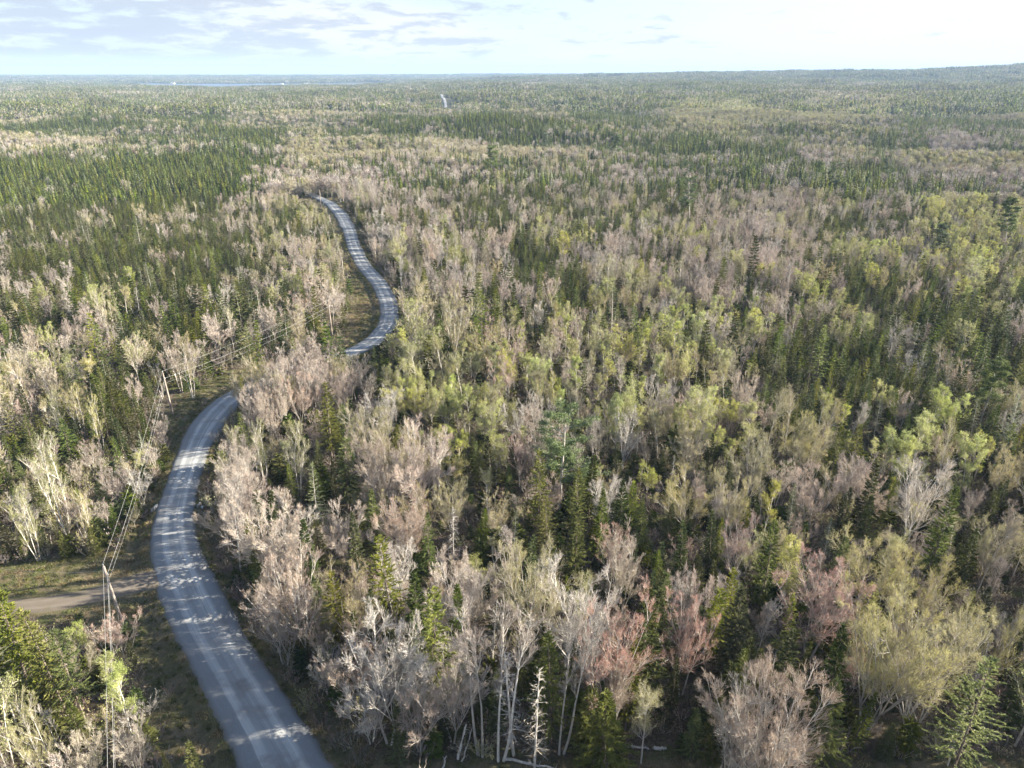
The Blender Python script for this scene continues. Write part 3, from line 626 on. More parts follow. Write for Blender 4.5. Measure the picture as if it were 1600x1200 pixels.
# far straight cut of the same road climbing the next rise
fa, fb = np.array(ground(706, 181)[:2]), np.array(ground(689, 154)[:2])
fc = resample([fa, fb], 12.0); tf = norm(np.gradient(fc, axis=0)); FAR_CUT = fc
strip('far_gravel_road', fc, np.stack([tf[:, 1], -tf[:, 0]], 1), np.full(len(fc), 3.6), 5, 0.5, gravel, 0.1)

# bay
wm, nt, b = mat_base('bay_water'); b.inputs['Base Color'].default_value = (0.05, 0.09, 0.14, 1); b.inputs['Roughness'].default_value = 0.3; b.inputs['Specular IOR Level'].default_value = 0.6
w_ = MB(); pts = []
bx = np.linspace(-3400, -430, 40); near_y = 3420 + 60 * np.sin(bx * .004); far_y = 5420 + 60 * np.sin(bx * .0031 + 1)
V = np.concatenate([np.stack([bx, near_y, np.full(40, -1.2)], 1), np.stack([bx, far_y, np.full(40, -1.2)], 1)])
f = np.stack([np.arange(39), np.arange(1, 40), np.arange(41, 80), np.arange(40, 79)], 1); w_.grid(V, f, 0)
link('bay_water', w_.mesh('bay_water', [wm]), kind='structure')
# stream pool by the culvert
sm, nt, b = mat_base('dark_stream_water'); b.inputs['Base Color'].default_value = (0.02, 0.025, 0.03, 1); b.inputs['Roughness'].default_value = 0.08
w_ = MB(); sx = np.linspace(STREAM_X - 24, STREAM_X - 1.0, 24); sy = STREAM_Y + 0.12 * (sx - STREAM_X) + 1.2 * np.sin(sx * .25)
V = np.concatenate([np.stack([sx, sy - 1.1, np.full(24, -0.85)], 1), np.stack([sx, sy + 1.1, np.full(24, -0.85)], 1)])
f = np.stack([np.arange(23), np.arange(1, 24), np.arange(25, 48), np.arange(24, 47)], 1); w_.grid(V, f, 0)
link('stream_water', w_.mesh('stream_water', [sm]), kind='structure')

# ------------------------------------------------------------------ tree placement
MAP = {150: "xsssxxSsxxsxssSSxsSsxyyyxyyysxss", 200: "sSsSsssssyxxSsSSSsxxsSxsSmxSxmmx", 250: "SSSSSSSSmtmmpsmxssxmpmmxpsxxmmpm",
 300: "SSSSSSSmsssmmpsssxsxspmmmpxmmyyy", 350: "SSSSSSSSsmrrtsppxpmmmmmmmpyymyyx", 400: "mmssSSSsSmrrmmmmxssstmmpmymSsmyx",
 450: "xmmssSsssmrrmtmtmyytxyyymSsSSSSs", 500: "pmmSspmSmmmyyyyyyyyyyyypSSSSSSSS", 550: "spsSppmSmtmmyyytyyyyyyymSSSSSSSS",
 600: "pmsspmtrmmSmmmyymytyyytmSSsSSyss", 650: "smmmmtrrttStmyxmpsmmmmttttsympyS", 700: "smmtttrttmStmmmsppSpxmttmmsmyytt",
 750: "tmmttrrtspmtmtmsSSSStmmtttssmtsm", 800: "mmmssrrtmmpmmmmsSSSpssmttmttSsmm", 850: "SSSssrrmmsmmmmttxSmmmttmmttttspt",
 900: "Ssssxrrmmsppsstmmmtmmmtmrrttttst", 950: "SSsttxrmmsmptSstxxttmmmpmttttttt", 1000: "SStmxxrrmmmpStptpmtptmmmmsttttts",
 1050: "sstmxxrrmmtmttptmtsmtpmmptmsttst", 1100: "ttmtxxxrrrttmmpptpsttspmmpsttsss", 1150: "tttttxxrrrttmmttpttsptsmmspttsst"}
MIX = {'S': dict(spruce=.84, larch=.05, maple=.06, hardwood=.05), 's': dict(spruce=.52, larch=.10, maple=.17, hardwood=.12, aspen=.06, birch=.03),
       'm': dict(spruce=.10, maple=.62, hardwood=.16, birch=.09, aspen=.06), 't': dict(spruce=.10, maple=.30, birch=.08, hardwood=.43, aspen=.09),
       'y': dict(spruce=.06, maple=.13, birch=.03, hardwood=.12, aspen=.66), 'x': dict(spruce=.54, larch=.05, maple=.17, hardwood=.13, aspen=.11),
       'p': dict(spruce=.34, maple=.44, hardwood=.14, birch=.08), 'r': dict(maple=.5, hardwood=.3, aspen=.1, spruce=.1)}
VW = dict(spruce=[.2, .24, .15, .2, .1, .03, .08], larch=[.55, .45], maple=[.27, .24, .045, .13, .14, .175], hardwood=[.3, .22, .26, .22],
          aspen=[.34, .3, .26, .1], birch=[.5, .5], pine=[.5, .5], dead=[.5, .5])
KEYS = list(KIND)
def cell(px, py):
    py = np.clip(py, 150, 1190); px = np.clip(px, 0, 1599)
    return np.array([MAP[int(b // 50) * 50][int(a // 50)] for a, b in zip(px, py)])
# individually read trees: kind, variant, crown top x, y in the photo, height
HAND = [('spruce', 4, 505, 600, 16), ('spruce', 2, 493, 688, 7), ('spruce', 2, 449, 718, 8), ('spruce', 2, 422, 735, 5), ('spruce', 0, 520, 738, 9), ('spruce', 4, 494, 808, 10),
 ('spruce', 4, 522, 888, 14), ('spruce', 5, 607, 845, 17), ('spruce', 3, 648, 903, 17), ('spruce', 4, 672, 912, 19), ('spruce', 3, 713, 910, 15), ('spruce', 2, 752, 794, 8),
 ('spruce', 3, 664, 800, 12), ('spruce', 0, 722, 702, 9), ('spruce', 2, 746, 688, 9), ('spruce', 0, 798, 690, 9), ('spruce', 2, 798, 726, 9), ('spruce', 4, 846, 704, 15),
 ('spruce', 4, 857, 775, 12), ('spruce', 4, 906, 730, 15), ('spruce', 3, 902, 792, 14), ('spruce', 3, 942, 765, 13), ('spruce', 2, 963, 692, 7), ('spruce', 2, 1007, 785, 9),
 ('spruce', 2, 1048, 785, 8), ('spruce', 0, 1058, 665, 9), ('spruce', 0, 1022, 695, 6), ('spruce', 2, 1038, 705, 6), ('spruce', 0, 1112, 680, 9), ('spruce', 2, 1143, 712, 7),
 ('spruce', 2, 1170, 775, 8), ('spruce', 1, 1118, 800, 10), ('spruce', 3, 1132, 815, 9), ('spruce', 3, 1484, 765, 16), ('spruce', 0, 1525, 825, 11), ('spruce', 6, 1505, 850, 8),
 ('spruce', 6, 1345, 665, 9), ('spruce', 0, 1495, 705, 8), ('spruce', 2, 1405, 735, 9), ('spruce', 2, 1393, 765, 7), ('spruce', 0, 1325, 760, 10), ('spruce', 0, 1365, 775, 10),
 ('spruce', 2, 1310, 1055, 12), ('spruce', 3, 1135, 1073, 12), ('spruce', 6, 952, 1078, 12), ('spruce', 4, 866, 990, 15), ('spruce', 5, 1545, 1040, 17), ('spruce', 3, 988, 1005, 12),
 ('spruce', 0, 1205, 535, 10), ('spruce', 4, 1290, 510, 15), ('spruce', 0, 1275, 530, 13), ('spruce', 0, 1185, 368, 18), ('spruce', 1, 833, 526, 6), ('spruce', 6, 1558, 632, 9),
 ('spruce', 4, 135, 490, 14), ('spruce', 4, 150, 505, 13), ('spruce', 0, 180, 530, 12), ('spruce', 2, 225, 535, 8), ('spruce', 2, 313, 540, 9), ('spruce', 2, 370, 500, 11),
 ('spruce', 3, 395, 498, 13), ('spruce', 2, 383, 505, 10), ('spruce', 3, 490, 448, 14), ('spruce', 0, 268, 468, 13), ('spruce', 1, 60, 470, 8), ('spruce', 6, 83, 470, 7),
 ('spruce', 4, -8, 925, 17), ('spruce', 4, 52, 955, 15), ('spruce', 5, 88, 985, 13), ('spruce', 6, 112, 1095, 6), ('spruce', 4, 2, 608, 13), ('spruce', 4, 35, 650, 12),
 ('spruce', 6, 148, 738, 6), ('spruce', 6, 95, 655, 9), ('spruce', 6, 92, 832, 4.5), ('spruce', 6, 138, 828, 4.5), ('spruce', 6, 30, 825, 5), ('spruce', 6, 60, 822, 4.5), ('spruce', 6, 5, 815, 6),
 ('spruce', 5, 645, 1010, 12), ('spruce', 0, 745, 1055, 8), ('spruce', 3, 775, 1050, 10), ('spruce', 6, 1395, 1130, 5), ('spruce', 2, 1090, 1105, 7), ('spruce', 0, 688, 1085, 7),
 ('maple', 2, 1300, 852, 17), ('maple', 2, 955, 808, 11), ('maple', 2, 968, 938, 18), ('maple', 2, 788, 560, 13), ('maple', 2, 812, 670, 11), ('maple', 1, 450, 865, 15), ('maple', 1, 425, 905, 12),
 ('maple', 2, 165, 955, 8), ('maple', 2, 1160, 808, 12), ('maple', 2, 1085, 920, 15), ('maple', 1, 1230, 1045, 17), ('maple', 1, 1185, 1050, 15), ('maple', 0, 965, 1000, 13),
 ('hardwood', 1, 1405, 938, 18), ('hardwood', 1, 1480, 948, 18), ('hardwood', 0, 1370, 815, 15), ('hardwood', 0, 1440, 835, 15), ('hardwood', 0, 1565, 928, 15), ('maple', 4, 640, 765, 14),
 ('maple', 3, 598, 602, 13), ('maple', 1, 575, 675, 14), ('maple', 1, 600, 700, 13), ('hardwood', 3, 975, 828, 14), ('maple', 3, 915, 878, 17), ('hardwood', 1, 840, 845, 17), ('hardwood', 0, 1085, 725, 13),
 ('hardwood', 0, 1155, 732, 13), ('hardwood', 0, 1250, 640, 13), ('hardwood', 0, 1270, 655, 13), ('maple', 0, 1340, 700, 13), ('maple', 3, 1450, 712, 16), ('maple', 3, 590, 965, 17), ('maple', 3, 620, 985, 15),
 ('maple', 3, 700, 1000, 14), ('birch', 1, 745, 955, 19), ('birch', 1, 780, 948, 20), ('birch', 1, 885, 965, 18), ('birch', 0, 62, 690, 16), ('birch', 0, 122, 772, 9.5), ('birch', 0, 25, 765, 12),
 ('birch', 0, 110, 608, 11), ('birch', 0, 80, 618, 10), ('birch', 0, 140, 625, 11), ('birch', 0, 285, 535, 13), ('birch', 1, 242, 562, 9), ('maple', 4, 325, 490, 12), ('maple', 4, 420, 474, 12),
 ('birch', 0, 30, 1090, 13), ('hardwood', 3, 115, 1140, 9), ('hardwood', 2, 1015, 1055, 12), ('maple', 3, 1170, 1075, 15), ('birch', 0, 360, 668, 11), ('birch', 0, 400, 660, 12), ('birch', 0, 455, 668, 12),
 ('aspen', 3, 1478, 603, 13), ('aspen', 3, 1446, 645, 12), ('aspen', 3, 1532, 680, 11), ('aspen', 3, 1425, 690, 11), ('aspen', 1, 1388, 598, 9), ('aspen', 3, 1365, 408, 12), ('aspen', 1, 645, 608, 10),
 ('aspen', 1, 672, 605, 10), ('aspen', 1, 695, 612, 10), ('aspen', 1, 608, 520, 8), ('aspen', 1, 740, 547, 10), ('aspen', 1, 1075, 543, 12), ('aspen', 1, 1145, 620, 9), ('aspen', 1, 1315, 498, 10),
 ('aspen', 3, 1240, 850, 11), ('aspen', 0, 873, 605, 10), ('aspen', 0, 938, 580, 10), ('aspen', 0, 1000, 535, 11), ('aspen', 3, 1515, 500, 12), ('aspen', 3, 880, 358, 15), ('aspen', 1, 1015, 728, 7),
 ('pine', 0, 880, 642, 18), ('pine', 1, 768, 228, 21), ('pine', 0, 1083, 278, 20), ('pine', 1, 1590, 312, 20), ('pine', 0, 855, 205, 20), ('pine', 1, 962, 212, 20), ('pine', 0, 1310, 255, 19),
 ('pine', 1, 1560, 560, 15), ('pine', 0, 1440, 210, 20), ('pine', 1, 1478, 350, 15),
 ('dead', 0, 803, 1005, 15), ('dead', 0, 838, 1030, 15), ('dead', 1, 706, 790, 10), ('dead', 1, 1555, 985, 11), ('dead', 0, 1515, 1095, 9), ('dead', 1, 768, 928, 11), ('dead', 1, 1052, 712, 7),
 ('dead', 1, 208, 448, 11), ('larch', 0, 265, 440, 14), ('larch', 0, 228, 410, 12), ('larch', 0, 130, 340, 13), ('larch', 0, 210, 340, 14), ('larch', 1, 1490, 560, 11), ('larch', 1, 1380, 620, 10),
 ('larch', 0, 960, 440, 15), ('larch', 0, 1300, 810, 7), ('larch', 1, 1245, 760, 9), ('dead', 1, 70, 582, 9)]
HAND += [('maple', 0, 398, 602, 11), ('maple', 4, 418, 590, 11), ('hardwood', 0, 440, 574, 12), ('maple', 1, 455, 560, 11), ('maple', 4, 480, 548, 12), ('maple', 0, 500, 548, 11), ('hardwood', 0, 520, 560, 11), ('maple', 1, 540, 572, 10),
 ('maple', 4, 446, 540, 12), ('maple', 0, 468, 530, 12), ('maple', 1, 430, 560, 11), ('maple', 4, 560, 556, 8), ('maple', 1, 388, 600, 12), ('maple', 0, 405, 588, 12), ('hardwood', 3, 425, 572, 12), ('maple', 1, 447, 556, 13), ('maple', 4, 470, 540, 13), ('maple', 1, 492, 530, 13), ('maple', 0, 512, 538, 12),
 ('hardwood', 0, 532, 552, 11), ('maple', 4, 550, 562, 10), ('maple', 1, 572, 572, 9), ('maple', 0, 436, 590, 12), ('maple', 1, 462, 575, 13), ('hardwood', 3, 486, 562, 13), ('maple', 4, 506, 570, 12), ('maple', 1, 414, 612, 11), ('maple', 0, 528, 580, 11)]
T = []      # x, y, kind index, variant, height, rotation, hand flag
def hides_kept(P, h, cw):
    """does a tree here stand in front of ground the photograph shows open?"""
    bad = np.zeros(len(P), bool)
    for fz in (0.55, 0.8, 1.0):
        for fx in (-1, 0, 1):
            px, py, d = project(P[:, 0] + fx * cw * (0.9 if fz < 1 else 0.15), P[:, 1], h * fz)
            for poly in KEEP_PX: bad |= in_poly(px, py, poly)
    return bad
_r = np.random.default_rng(77)
for i_ in range(4, len(road_c) - 150, 4):       # the close-grown edge of the wood along the right of the lower road
    for off, hh in ((7.0, 9.5), (10.5, 12.5)):
        c_ = road_c[i_] + road_n[i_] * (road_h[i_] + off - 2.6 + _r.uniform(-1, 1)); a_, b_2, d_ = project(c_[0], c_[1], hh * .9)
        if b_2 < 640 or c_[1] < 38: continue
        kk_ = _r.choice([2, 2, 3, 0, 0])
        if hides_kept(np.array([c_]), np.array([hh]), np.array([2.6]))[0]: continue
        T.append((c_[0], c_[1], kk_, _r.integers(0, 4), hh * _r.uniform(.8, 1.1), _r.uniform(0, 6.28), 0))
for k, v, px, py, h in HAND:
    g = ground(px, py, h); T.append((g[0], g[1], KEYS.index(k), v, h, random.uniform(0, 6.28), 1))
hand_xy = np.array([(t[0], t[1]) for t in T]); hand_h = np.array([t[4] for t in T]); hand_f = np.array([t[6] for t in T])
# candidate spots over the visible wedge, a margin beyond it included
def candidates(r0, r1, step, seed):
    g = np.random.default_rng(seed)
    ys = np.arange(20, r1, step); out = []
    for y in ys:
        xw = y * 0.735 + 30; xs = np.arange(-xw - 15, xw + 35, step); out.append(np.stack([xs, np.full(len(xs), y)], 1))
    P = np.concatenate(out); P += g.uniform(-step * .5, step * .5, P.shape)
    r = np.hypot(P[:, 0], P[:, 1]); return P[(r >= r0) & (r < r1)]
def clear_of(P, extra=0.0):
    ok = np.ones(len(P), bool)
    near = (P[:, 1] < 470) & (P[:, 1] > 0) & (P[:, 0] < 60)
    d, ix = seg_dist(P[near], road_c[::2]); e = d - road_h[::2][ix]; dd, _ = seg_dist(P[near], dv)
    ok[near] &= (e > 2.6 + extra) & (dd > 4.0)
    for poly in OPEN: ok &= ~in_poly(P[:, 0], P[:, 1], poly)
    return ok
def sample_kinds(P, g, hz):
    px, py, _ = project(P[:, 0], P[:, 1], hz)
    jit = 14 + 0 * px; cc = cell(px + g.normal(0, jit), py + g.normal(0, jit * .6))
    kk = np.zeros(len(P), int); vv = np.zeros(len(P), int)
    # stands: neighbouring trees tend to be of one kind
    far = sstep(np.hypot(P[:, 0], P[:, 1]), 250, 600)
    stand = .5 + vnoise(P[:, 0], P[:, 1], 5.5, 21) * .42 * (1 - far) + vnoise(P[:, 0], P[:, 1], 17, 22) * .25 + far * .62 * vnoise(P[:, 0], P[:, 1] * .7, 40, 23) + g.normal(0, 1, len(P)) * (.32 - .10 * far)
    rk = np.argsort(np.argsort(stand)) / len(stand); stand = np.where(far > .5, rk, (stand * 1.0) % 1.0); stand = rk
    for c in set(cc):
        m = cc == c; names = list(MIX[c]); cum = np.cumsum(list(MIX[c].values())); i = np.searchsorted(cum, stand[m] * cum[-1] * .999); kk[m] = np.array([KEYS.index(n) for n in names])[i]
    # conifers come up through the hardwoods in loose groups, more of them with distance
    mid = np.interp(np.hypot(P[:, 0], P[:, 1]), [120, 220, 420], [0, .30, .42]) * (vnoise(P[:, 0], P[:, 1], 14, 95) + .6 * vnoise(P[:, 0], P[:, 1], 5, 96) > .05) * np.isin(kk, [2, 3])
    kk[g.random(len(P)) < mid * 1.6] = 0
    for k in range(len(KEYS)):
        m = kk == k
        if m.any(): vv[m] = g.choice(len(VW[KEYS[k]]), m.sum(), p=np.array(VW[KEYS[k]]) / sum(VW[KEYS[k]]))
    return kk, vv, cc
gg = np.random.default_rng(5)
P = candidates(0, 430, 1.8, 1)
P = P[clear_of(P)]
kk, vv, cc = sample_kinds(P, gg, 10.0)
base_h = np.array([9.6, 10.5, 10.2, 10.5, 10.0, 11.2, 17, 10])[kk] * gg.uniform(0.62, 1.28, len(P))
base_h *= 1 + .20 * vnoise(P[:, 0], P[:, 1], 9, 51) + .12 * vnoise(P[:, 0], P[:, 1], 26, 52)
dist = np.hypot(P[:, 0], P[:, 1])
base_h *= np.interp(dist, [50, 110, 230, 320, 430], [1.30, 1.06, .96, .80, .76]) * np.where((kk == 0) & (dist > 240), .9, 1)
base_h[(kk == 0) & (vv == 6)] *= .6
dr, ir = seg_dist(P, road_c[::2]); rightside = ((P - road_c[::2][ir]) * road_n[::2][ir]).sum(1) > 0
base_h *= np.where(rightside, np.interp(dr, [5, 11, 30, 45], [.9, 1.22, 1.2, 1.0]), np.interp(dr, [6, 14], [.72, 1.0]))
# crowns of roadside trees on the left of the lower road stay low
spacing = np.array([2.5, 3.1, 3.9, 4.2, 3.1, 3.6, 6, 5])[kk] * np.interp(base_h, [5, 8, 14], [.68, .85, 1.15])
cwid = np.array([1.3, 1.6, 2.5, 2.7, 1.9, 2.0, 3, 1])[kk]
bad = hides_kept(P, base_h, cwid)
base_h = np.where(bad, base_h * .5, base_h); bad2 = hides_kept(P, base_h, cwid)
ok = ~bad2
dh = np.full(len(P), 1e9)
for (hx, hy), hh in zip(hand_xy, hand_h): dh = np.minimum(dh, np.hypot(P[:, 0] - hx, P[:, 1] - hy) - (1.2 + hh * .10))
ok &= dh > 0
# trees standing just in front of a hand-read one must not cover it
hpx, hpy, hd = project(hand_xy[:, 0], hand_xy[:, 1], hand_h * .8)
for (hx, hy), hh, ax, ay, ad, hf in zip(hand_xy, hand_h, hpx, hpy, hd, hand_f):
    if not hf: continue
    px, py, d = project(P[:, 0], P[:, 1], base_h)
    cov = (np.abs(px - ax) < F / ad * (1.0 + cwid * .8)) & (py < ay + F / ad * hh * .34) & (d < ad - 1) & (d > ad - 45)
    short = base_h * .62
    px2, py2, d2 = project(P[:, 0], P[:, 1], short)
    still = (py2 < ay + F / ad * hh * .34)
    base_h = np.where(cov & ~still, short, base_h); ok &= ~(cov & still)
P, kk, vv, base_h, spacing = P[ok], kk[ok], vv[ok], base_h[ok], spacing[ok]
order = np.random.default_rng(3).permutation(len(P)); cellsz = 5.0; gridd = {}
for i in order:
    x, y = P[i]; cx, cy = int(x // cellsz), int(y // cellsz); good = True; s = spacing[i]
    for a in (-1, 0, 1):
        for b_ in (-1, 0, 1):
            for j in gridd.get((cx + a, cy + b_), ()):
                if (P[j, 0] - x) ** 2 + (P[j, 1] - y) ** 2 < ((s + spacing[j]) * .5) ** 2: good = False; break
            if not good: break
        if not good: break
    if good:
        gridd.setdefault((cx, cy), []).append(i); T.append((x, y, kk[i], vv[i], base_h[i], gg.uniform(0, 6.28), 0))
# the bare maples on the near side of the road that hide it between the two bends
HID = []
T = np.array(T)
Tz = terrain(T[:, 0], T[:, 1])
tpx, tpy, td = project(T[:, 0], T[:, 1], Tz + T[:, 4] * .75)
inframe = (tpx > -10) & (tpx < 1610) & (tpy > 0) & (tpy < 1215)

# ------------------------------------------------------------------ landmarks for the descriptions
MARKS = [(172, 930, 'the driveway pole'), (262, 618, 'the second bend pole'), (518, 500, 'the inner bend pole'), (505, 655, 'the tall bend spruce'),
 (608, 905, 'the open roadside spruce'), (665, 985, 'the twin tall spruces'), (803, 1060, 'the tall grey dead trunks'), (885, 690, 'the big crooked pine'),
 (1300, 905, 'the big red-budded maple'), (1484, 810, 'the bright tapering spruce'), (955, 845, 'the small round red maple'), (1475, 640, 'the bright yellow aspens'),
 (1085, 310, 'the dark layered pine'), (768, 260, 'the distant left pine'), (1185, 395, 'the lone upper dark spruce'), (1440, 1000, 'the two broad tan trees'),
 (1545, 1090, 'the lower right corner spruce'), (1310, 1100, 'the lone lower green spruce'), (968, 975, 'the white-stemmed pink maple'), (788, 590, 'the aspen-ringed pink maple'),
 (1290, 550, 'the right-hand spruce group'), (50, 1010, 'the lower left spruces'), (62, 750, 'the tall left birch'), (145, 540, 'the left spruce clump'),
 (420, 505, 'the round grey wire-side maple'), (325, 520, 'the rounded left maple'), (265, 460, 'the pale feathery larches'), (600, 470, 'the upper road bend'), (270, 830, 'the culvert'),
 (1085, 570, 'the broad yellow aspen'), (1245, 670, 'the tan round right-hand trees'), (450, 920, 'the roadside pink fan maple'), (1590, 340, 'the right edge pine'),
 (1365, 435, 'the lone upper aspen'), (75, 330, 'the far left spruce stand'), (410, 285, 'the hidden far bend'), (900, 480, 'the upper tan stand'), (1120, 760, 'the tan domed pair')]
ORD = ['first', 'second', 'third', 'fourth', 'fifth', 'sixth', 'seventh', 'eighth', 'ninth', 'tenth', 'eleventh', 'twelfth', 'thirteenth', 'fourteenth', 'fifteenth', 'sixteenth', 'seventeenth', 'eighteenth',
       'nineteenth', 'twentieth'] + ['%s-%s' % (a, b) for a in ('twenty', 'thirty', 'forty') for b in ('first', 'second', 'third', 'fourth', 'fifth', 'sixth', 'seventh', 'eighth', 'ninth')]
def make_labels(items):
    """items: list of (px, py, size word + colour + noun) -> unique descriptions by nearest landmark, side and order"""
    keys = {}
    for i, (px, py, desc) in enumerate(items):
        j = min(range(len(MARKS)), key=lambda q: (MARKS[q][0] - px) ** 2 + (MARKS[q][1] - py) ** 2)
        dx, dy = px - MARKS[j][0], py - MARKS[j][1]
        sd = ('right of' if dx > 0 else 'left of') if abs(dx) > abs(dy) else ('in front of' if dy > 0 else 'behind')
        keys.setdefault((desc, j, sd), []).append((dx * dx + dy * dy, i))
    out = [None] * len(items)
    for (desc, j, sd), lst in keys.items():
        lst.sort()
        for n, (_, i) in enumerate(lst): out[i] = f"{desc}, {ORD[n]} one {sd} {MARKS[j][2]}" if len(lst) > 1 else f"{desc}, only one {sd} {MARKS[j][2]}"
    return out
HAND_LABEL = {0: 'tall yellow-green spruce standing alone just right of the second road bend', 7: 'open-branched yellow-green spruce above the dark ditch of the lower road',
 9: 'tallest yellow-green spruce of the twin pair near the bottom edge', 8: 'fresh green spruce on the left of the twin pair near the bottom edge'}
# ------------------------------------------------------------------ individual trees: the 300 of each kind that show largest
chosen = np.zeros(len(T), bool)
for k in range(len(KEYS)):
    m = np.where((T[:, 2] == k) & inframe)[0]
    size = T[m, 4] / td[m] * (1 + 10 * T[m, 6]); chosen[m[np.argsort(-size)[:300]]] = True
sel = np.where(chosen)[0]
items = []
for i in sel:
    k = KEYS[int(T[i, 2])]; v = KIND[k][int(T[i, 3])]; h = T[i, 4]
    items.append((tpx[i], tpy[i], f"{'small' if h < 8 else 'tall' if h > 13 else 'mid-sized'} {v['c']} {NOUN[k]}"))
labels = make_labels(items)
PART_DEPTH = 150.0
for i, lab in zip(sel, labels):
    k = KEYS[int(T[i, 2])]; v = KIND[k][int(T[i, 3])]; x, y, h, rz = T[i, 0], T[i, 1], T[i, 4], T[i, 5]
    s = h / v['h']; w = s * (random.uniform(.75, 1.35) if k == 'spruce' and not T[i, 6] else random.uniform(.9, 1.2)) * (.82 if k in ('maple', 'hardwood', 'birch') else 1)
    near = td[i] < PART_DEPTH
    root = bpy.data.objects.new(NAME[k], None if near else v['mid']); C.objects.link(root)
    if near:
        root.empty_display_size = 1
        for pn in ('trunk', 'crown'):
            c = bpy.data.objects.new(pn, v[pn]); C.objects.link(c); c.parent = root
    root.location = (x, y, Tz[i]); root.rotation_euler = (random.gauss(0, .035), random.gauss(0, .035), rz); root.scale = (w, w, s)
    root['category'] = NOUN[k] if k not in ('dead',) else 'dead tree'; root['label'] = lab if i not in HAND_LABEL else HAND_LABEL[i]; root['group'] = f"{NOUN[k]}s of the spring forest" if k != 'hardwood' else 'hardwood trees of the spring forest'

# ------------------------------------------------------------------ masses: everything past that, instanced
def scatter(name, meshes, pts, ids, scale, rot, kind='stuff'):
    if not len(pts): return
    col = bpy.data.collections.new(name + '_shapes')
    for i, me in enumerate(meshes): col.objects.link(bpy.data.objects.new(f"{name}_shape_{i:03d}", me))
    me = bpy.data.meshes.new(name); me.vertices.add(len(pts)); me.vertices.foreach_set('co', np.asarray(pts, np.float32).reshape(-1))
    a = me.attributes.new('pick', 'INT', 'POINT'); a.data.foreach_set('value', np.asarray(ids, np.int32))
    a = me.attributes.new('size', 'FLOAT_VECTOR', 'POINT'); a.data.foreach_set('vector', np.asarray(scale, np.float32).reshape(-1))
    a = me.attributes.new('turn', 'FLOAT_VECTOR', 'POINT'); a.data.foreach_set('vector', np.asarray(rot, np.float32).reshape(-1))
    me.update(); o = link(name, me, kind=kind)
    ng = bpy.data.node_groups.new(name, 'GeometryNodeTree')
    ng.interface.new_socket('Geometry', in_out='INPUT', socket_type='NodeSocketGeometry'); ng.interface.new_socket('Geometry', in_out='OUTPUT', socket_type='NodeSocketGeometry')
    gi, go = ng.nodes.new('NodeGroupInput'), ng.nodes.new('NodeGroupOutput')
    ci = ng.nodes.new('GeometryNodeCollectionInfo'); ci.inputs['Collection'].default_value = col; ci.inputs['Separate Children'].default_value = True; ci.inputs['Reset Children'].default_value = True
    ip = ng.nodes.new('GeometryNodeInstanceOnPoints'); ip.inputs['Pick Instance'].default_value = True
    def attr(n, t):
        q = ng.nodes.new('GeometryNodeInputNamedAttribute'); q.data_type = t; q.inputs['Name'].default_value = n; return next(s for s in q.outputs if s.enabled and s.name == 'Attribute')
    ng.links.new(gi.outputs[0], ip.inputs['Points']); ng.links.new(ci.outputs[0], ip.inputs['Instance'])
    ng.links.new(attr('pick', 'INT'), ip.inputs['Instance Index']); ng.links.new(attr('size', 'FLOAT_VECTOR'), ip.inputs['Scale'])
    er = ng.nodes.new('FunctionNodeEulerToRotation'); ng.links.new(attr('turn', 'FLOAT_VECTOR'), er.inputs[0]); ng.links.new(er.outputs[0], ip.inputs['Rotation'])
    ng.links.new(ip.outputs[0], go.inputs[0])
    md = o.modifiers.new('scatter', 'NODES'); md.node_group = ng
    return o
def trees_scatter(name, x, y, z, kk, vv, h, key, g):
    ms, off, hs = [], {}, []
    for q, k in enumerate(KEYS):
        off[q] = len(ms)
        for v in KIND[k]: ms.append(v[key]); hs.append(v['h'])
    ids = np.array([off[int(a)] + int(b) for a, b in zip(kk, vv)]); s = h / np.array(hs)[ids]; w = s * g.uniform(.8, 1.3, len(s)) * np.where(np.isin(kk, [2, 3, 5]) & (key == 'mid'), .82, 1)
    scatter(name, ms, np.stack([x, y, z], 1), ids, np.stack([w, w, s], 1), np.stack([g.normal(0, .025, len(s)), g.normal(0, .025, len(s)), g.uniform(0, 6.28, len(s))], 1))
rest = ~chosen
g5 = np.random.default_rng(55)
NOUNS_PL = dict(spruce='spruces', larch='larches', maple='maples', hardwood='hardwoods', aspen='aspens', birch='birches', pine='pines', dead='dead_trees')
for q, k in enumerate(KEYS):
    m = rest & (T[:, 2] == q)
    if m.any(): trees_scatter('mass_of_' + NOUNS_PL[k], T[m, 0], T[m, 1], Tz[m], T[m, 2], T[m, 3], T[m, 4], 'mid', g5)
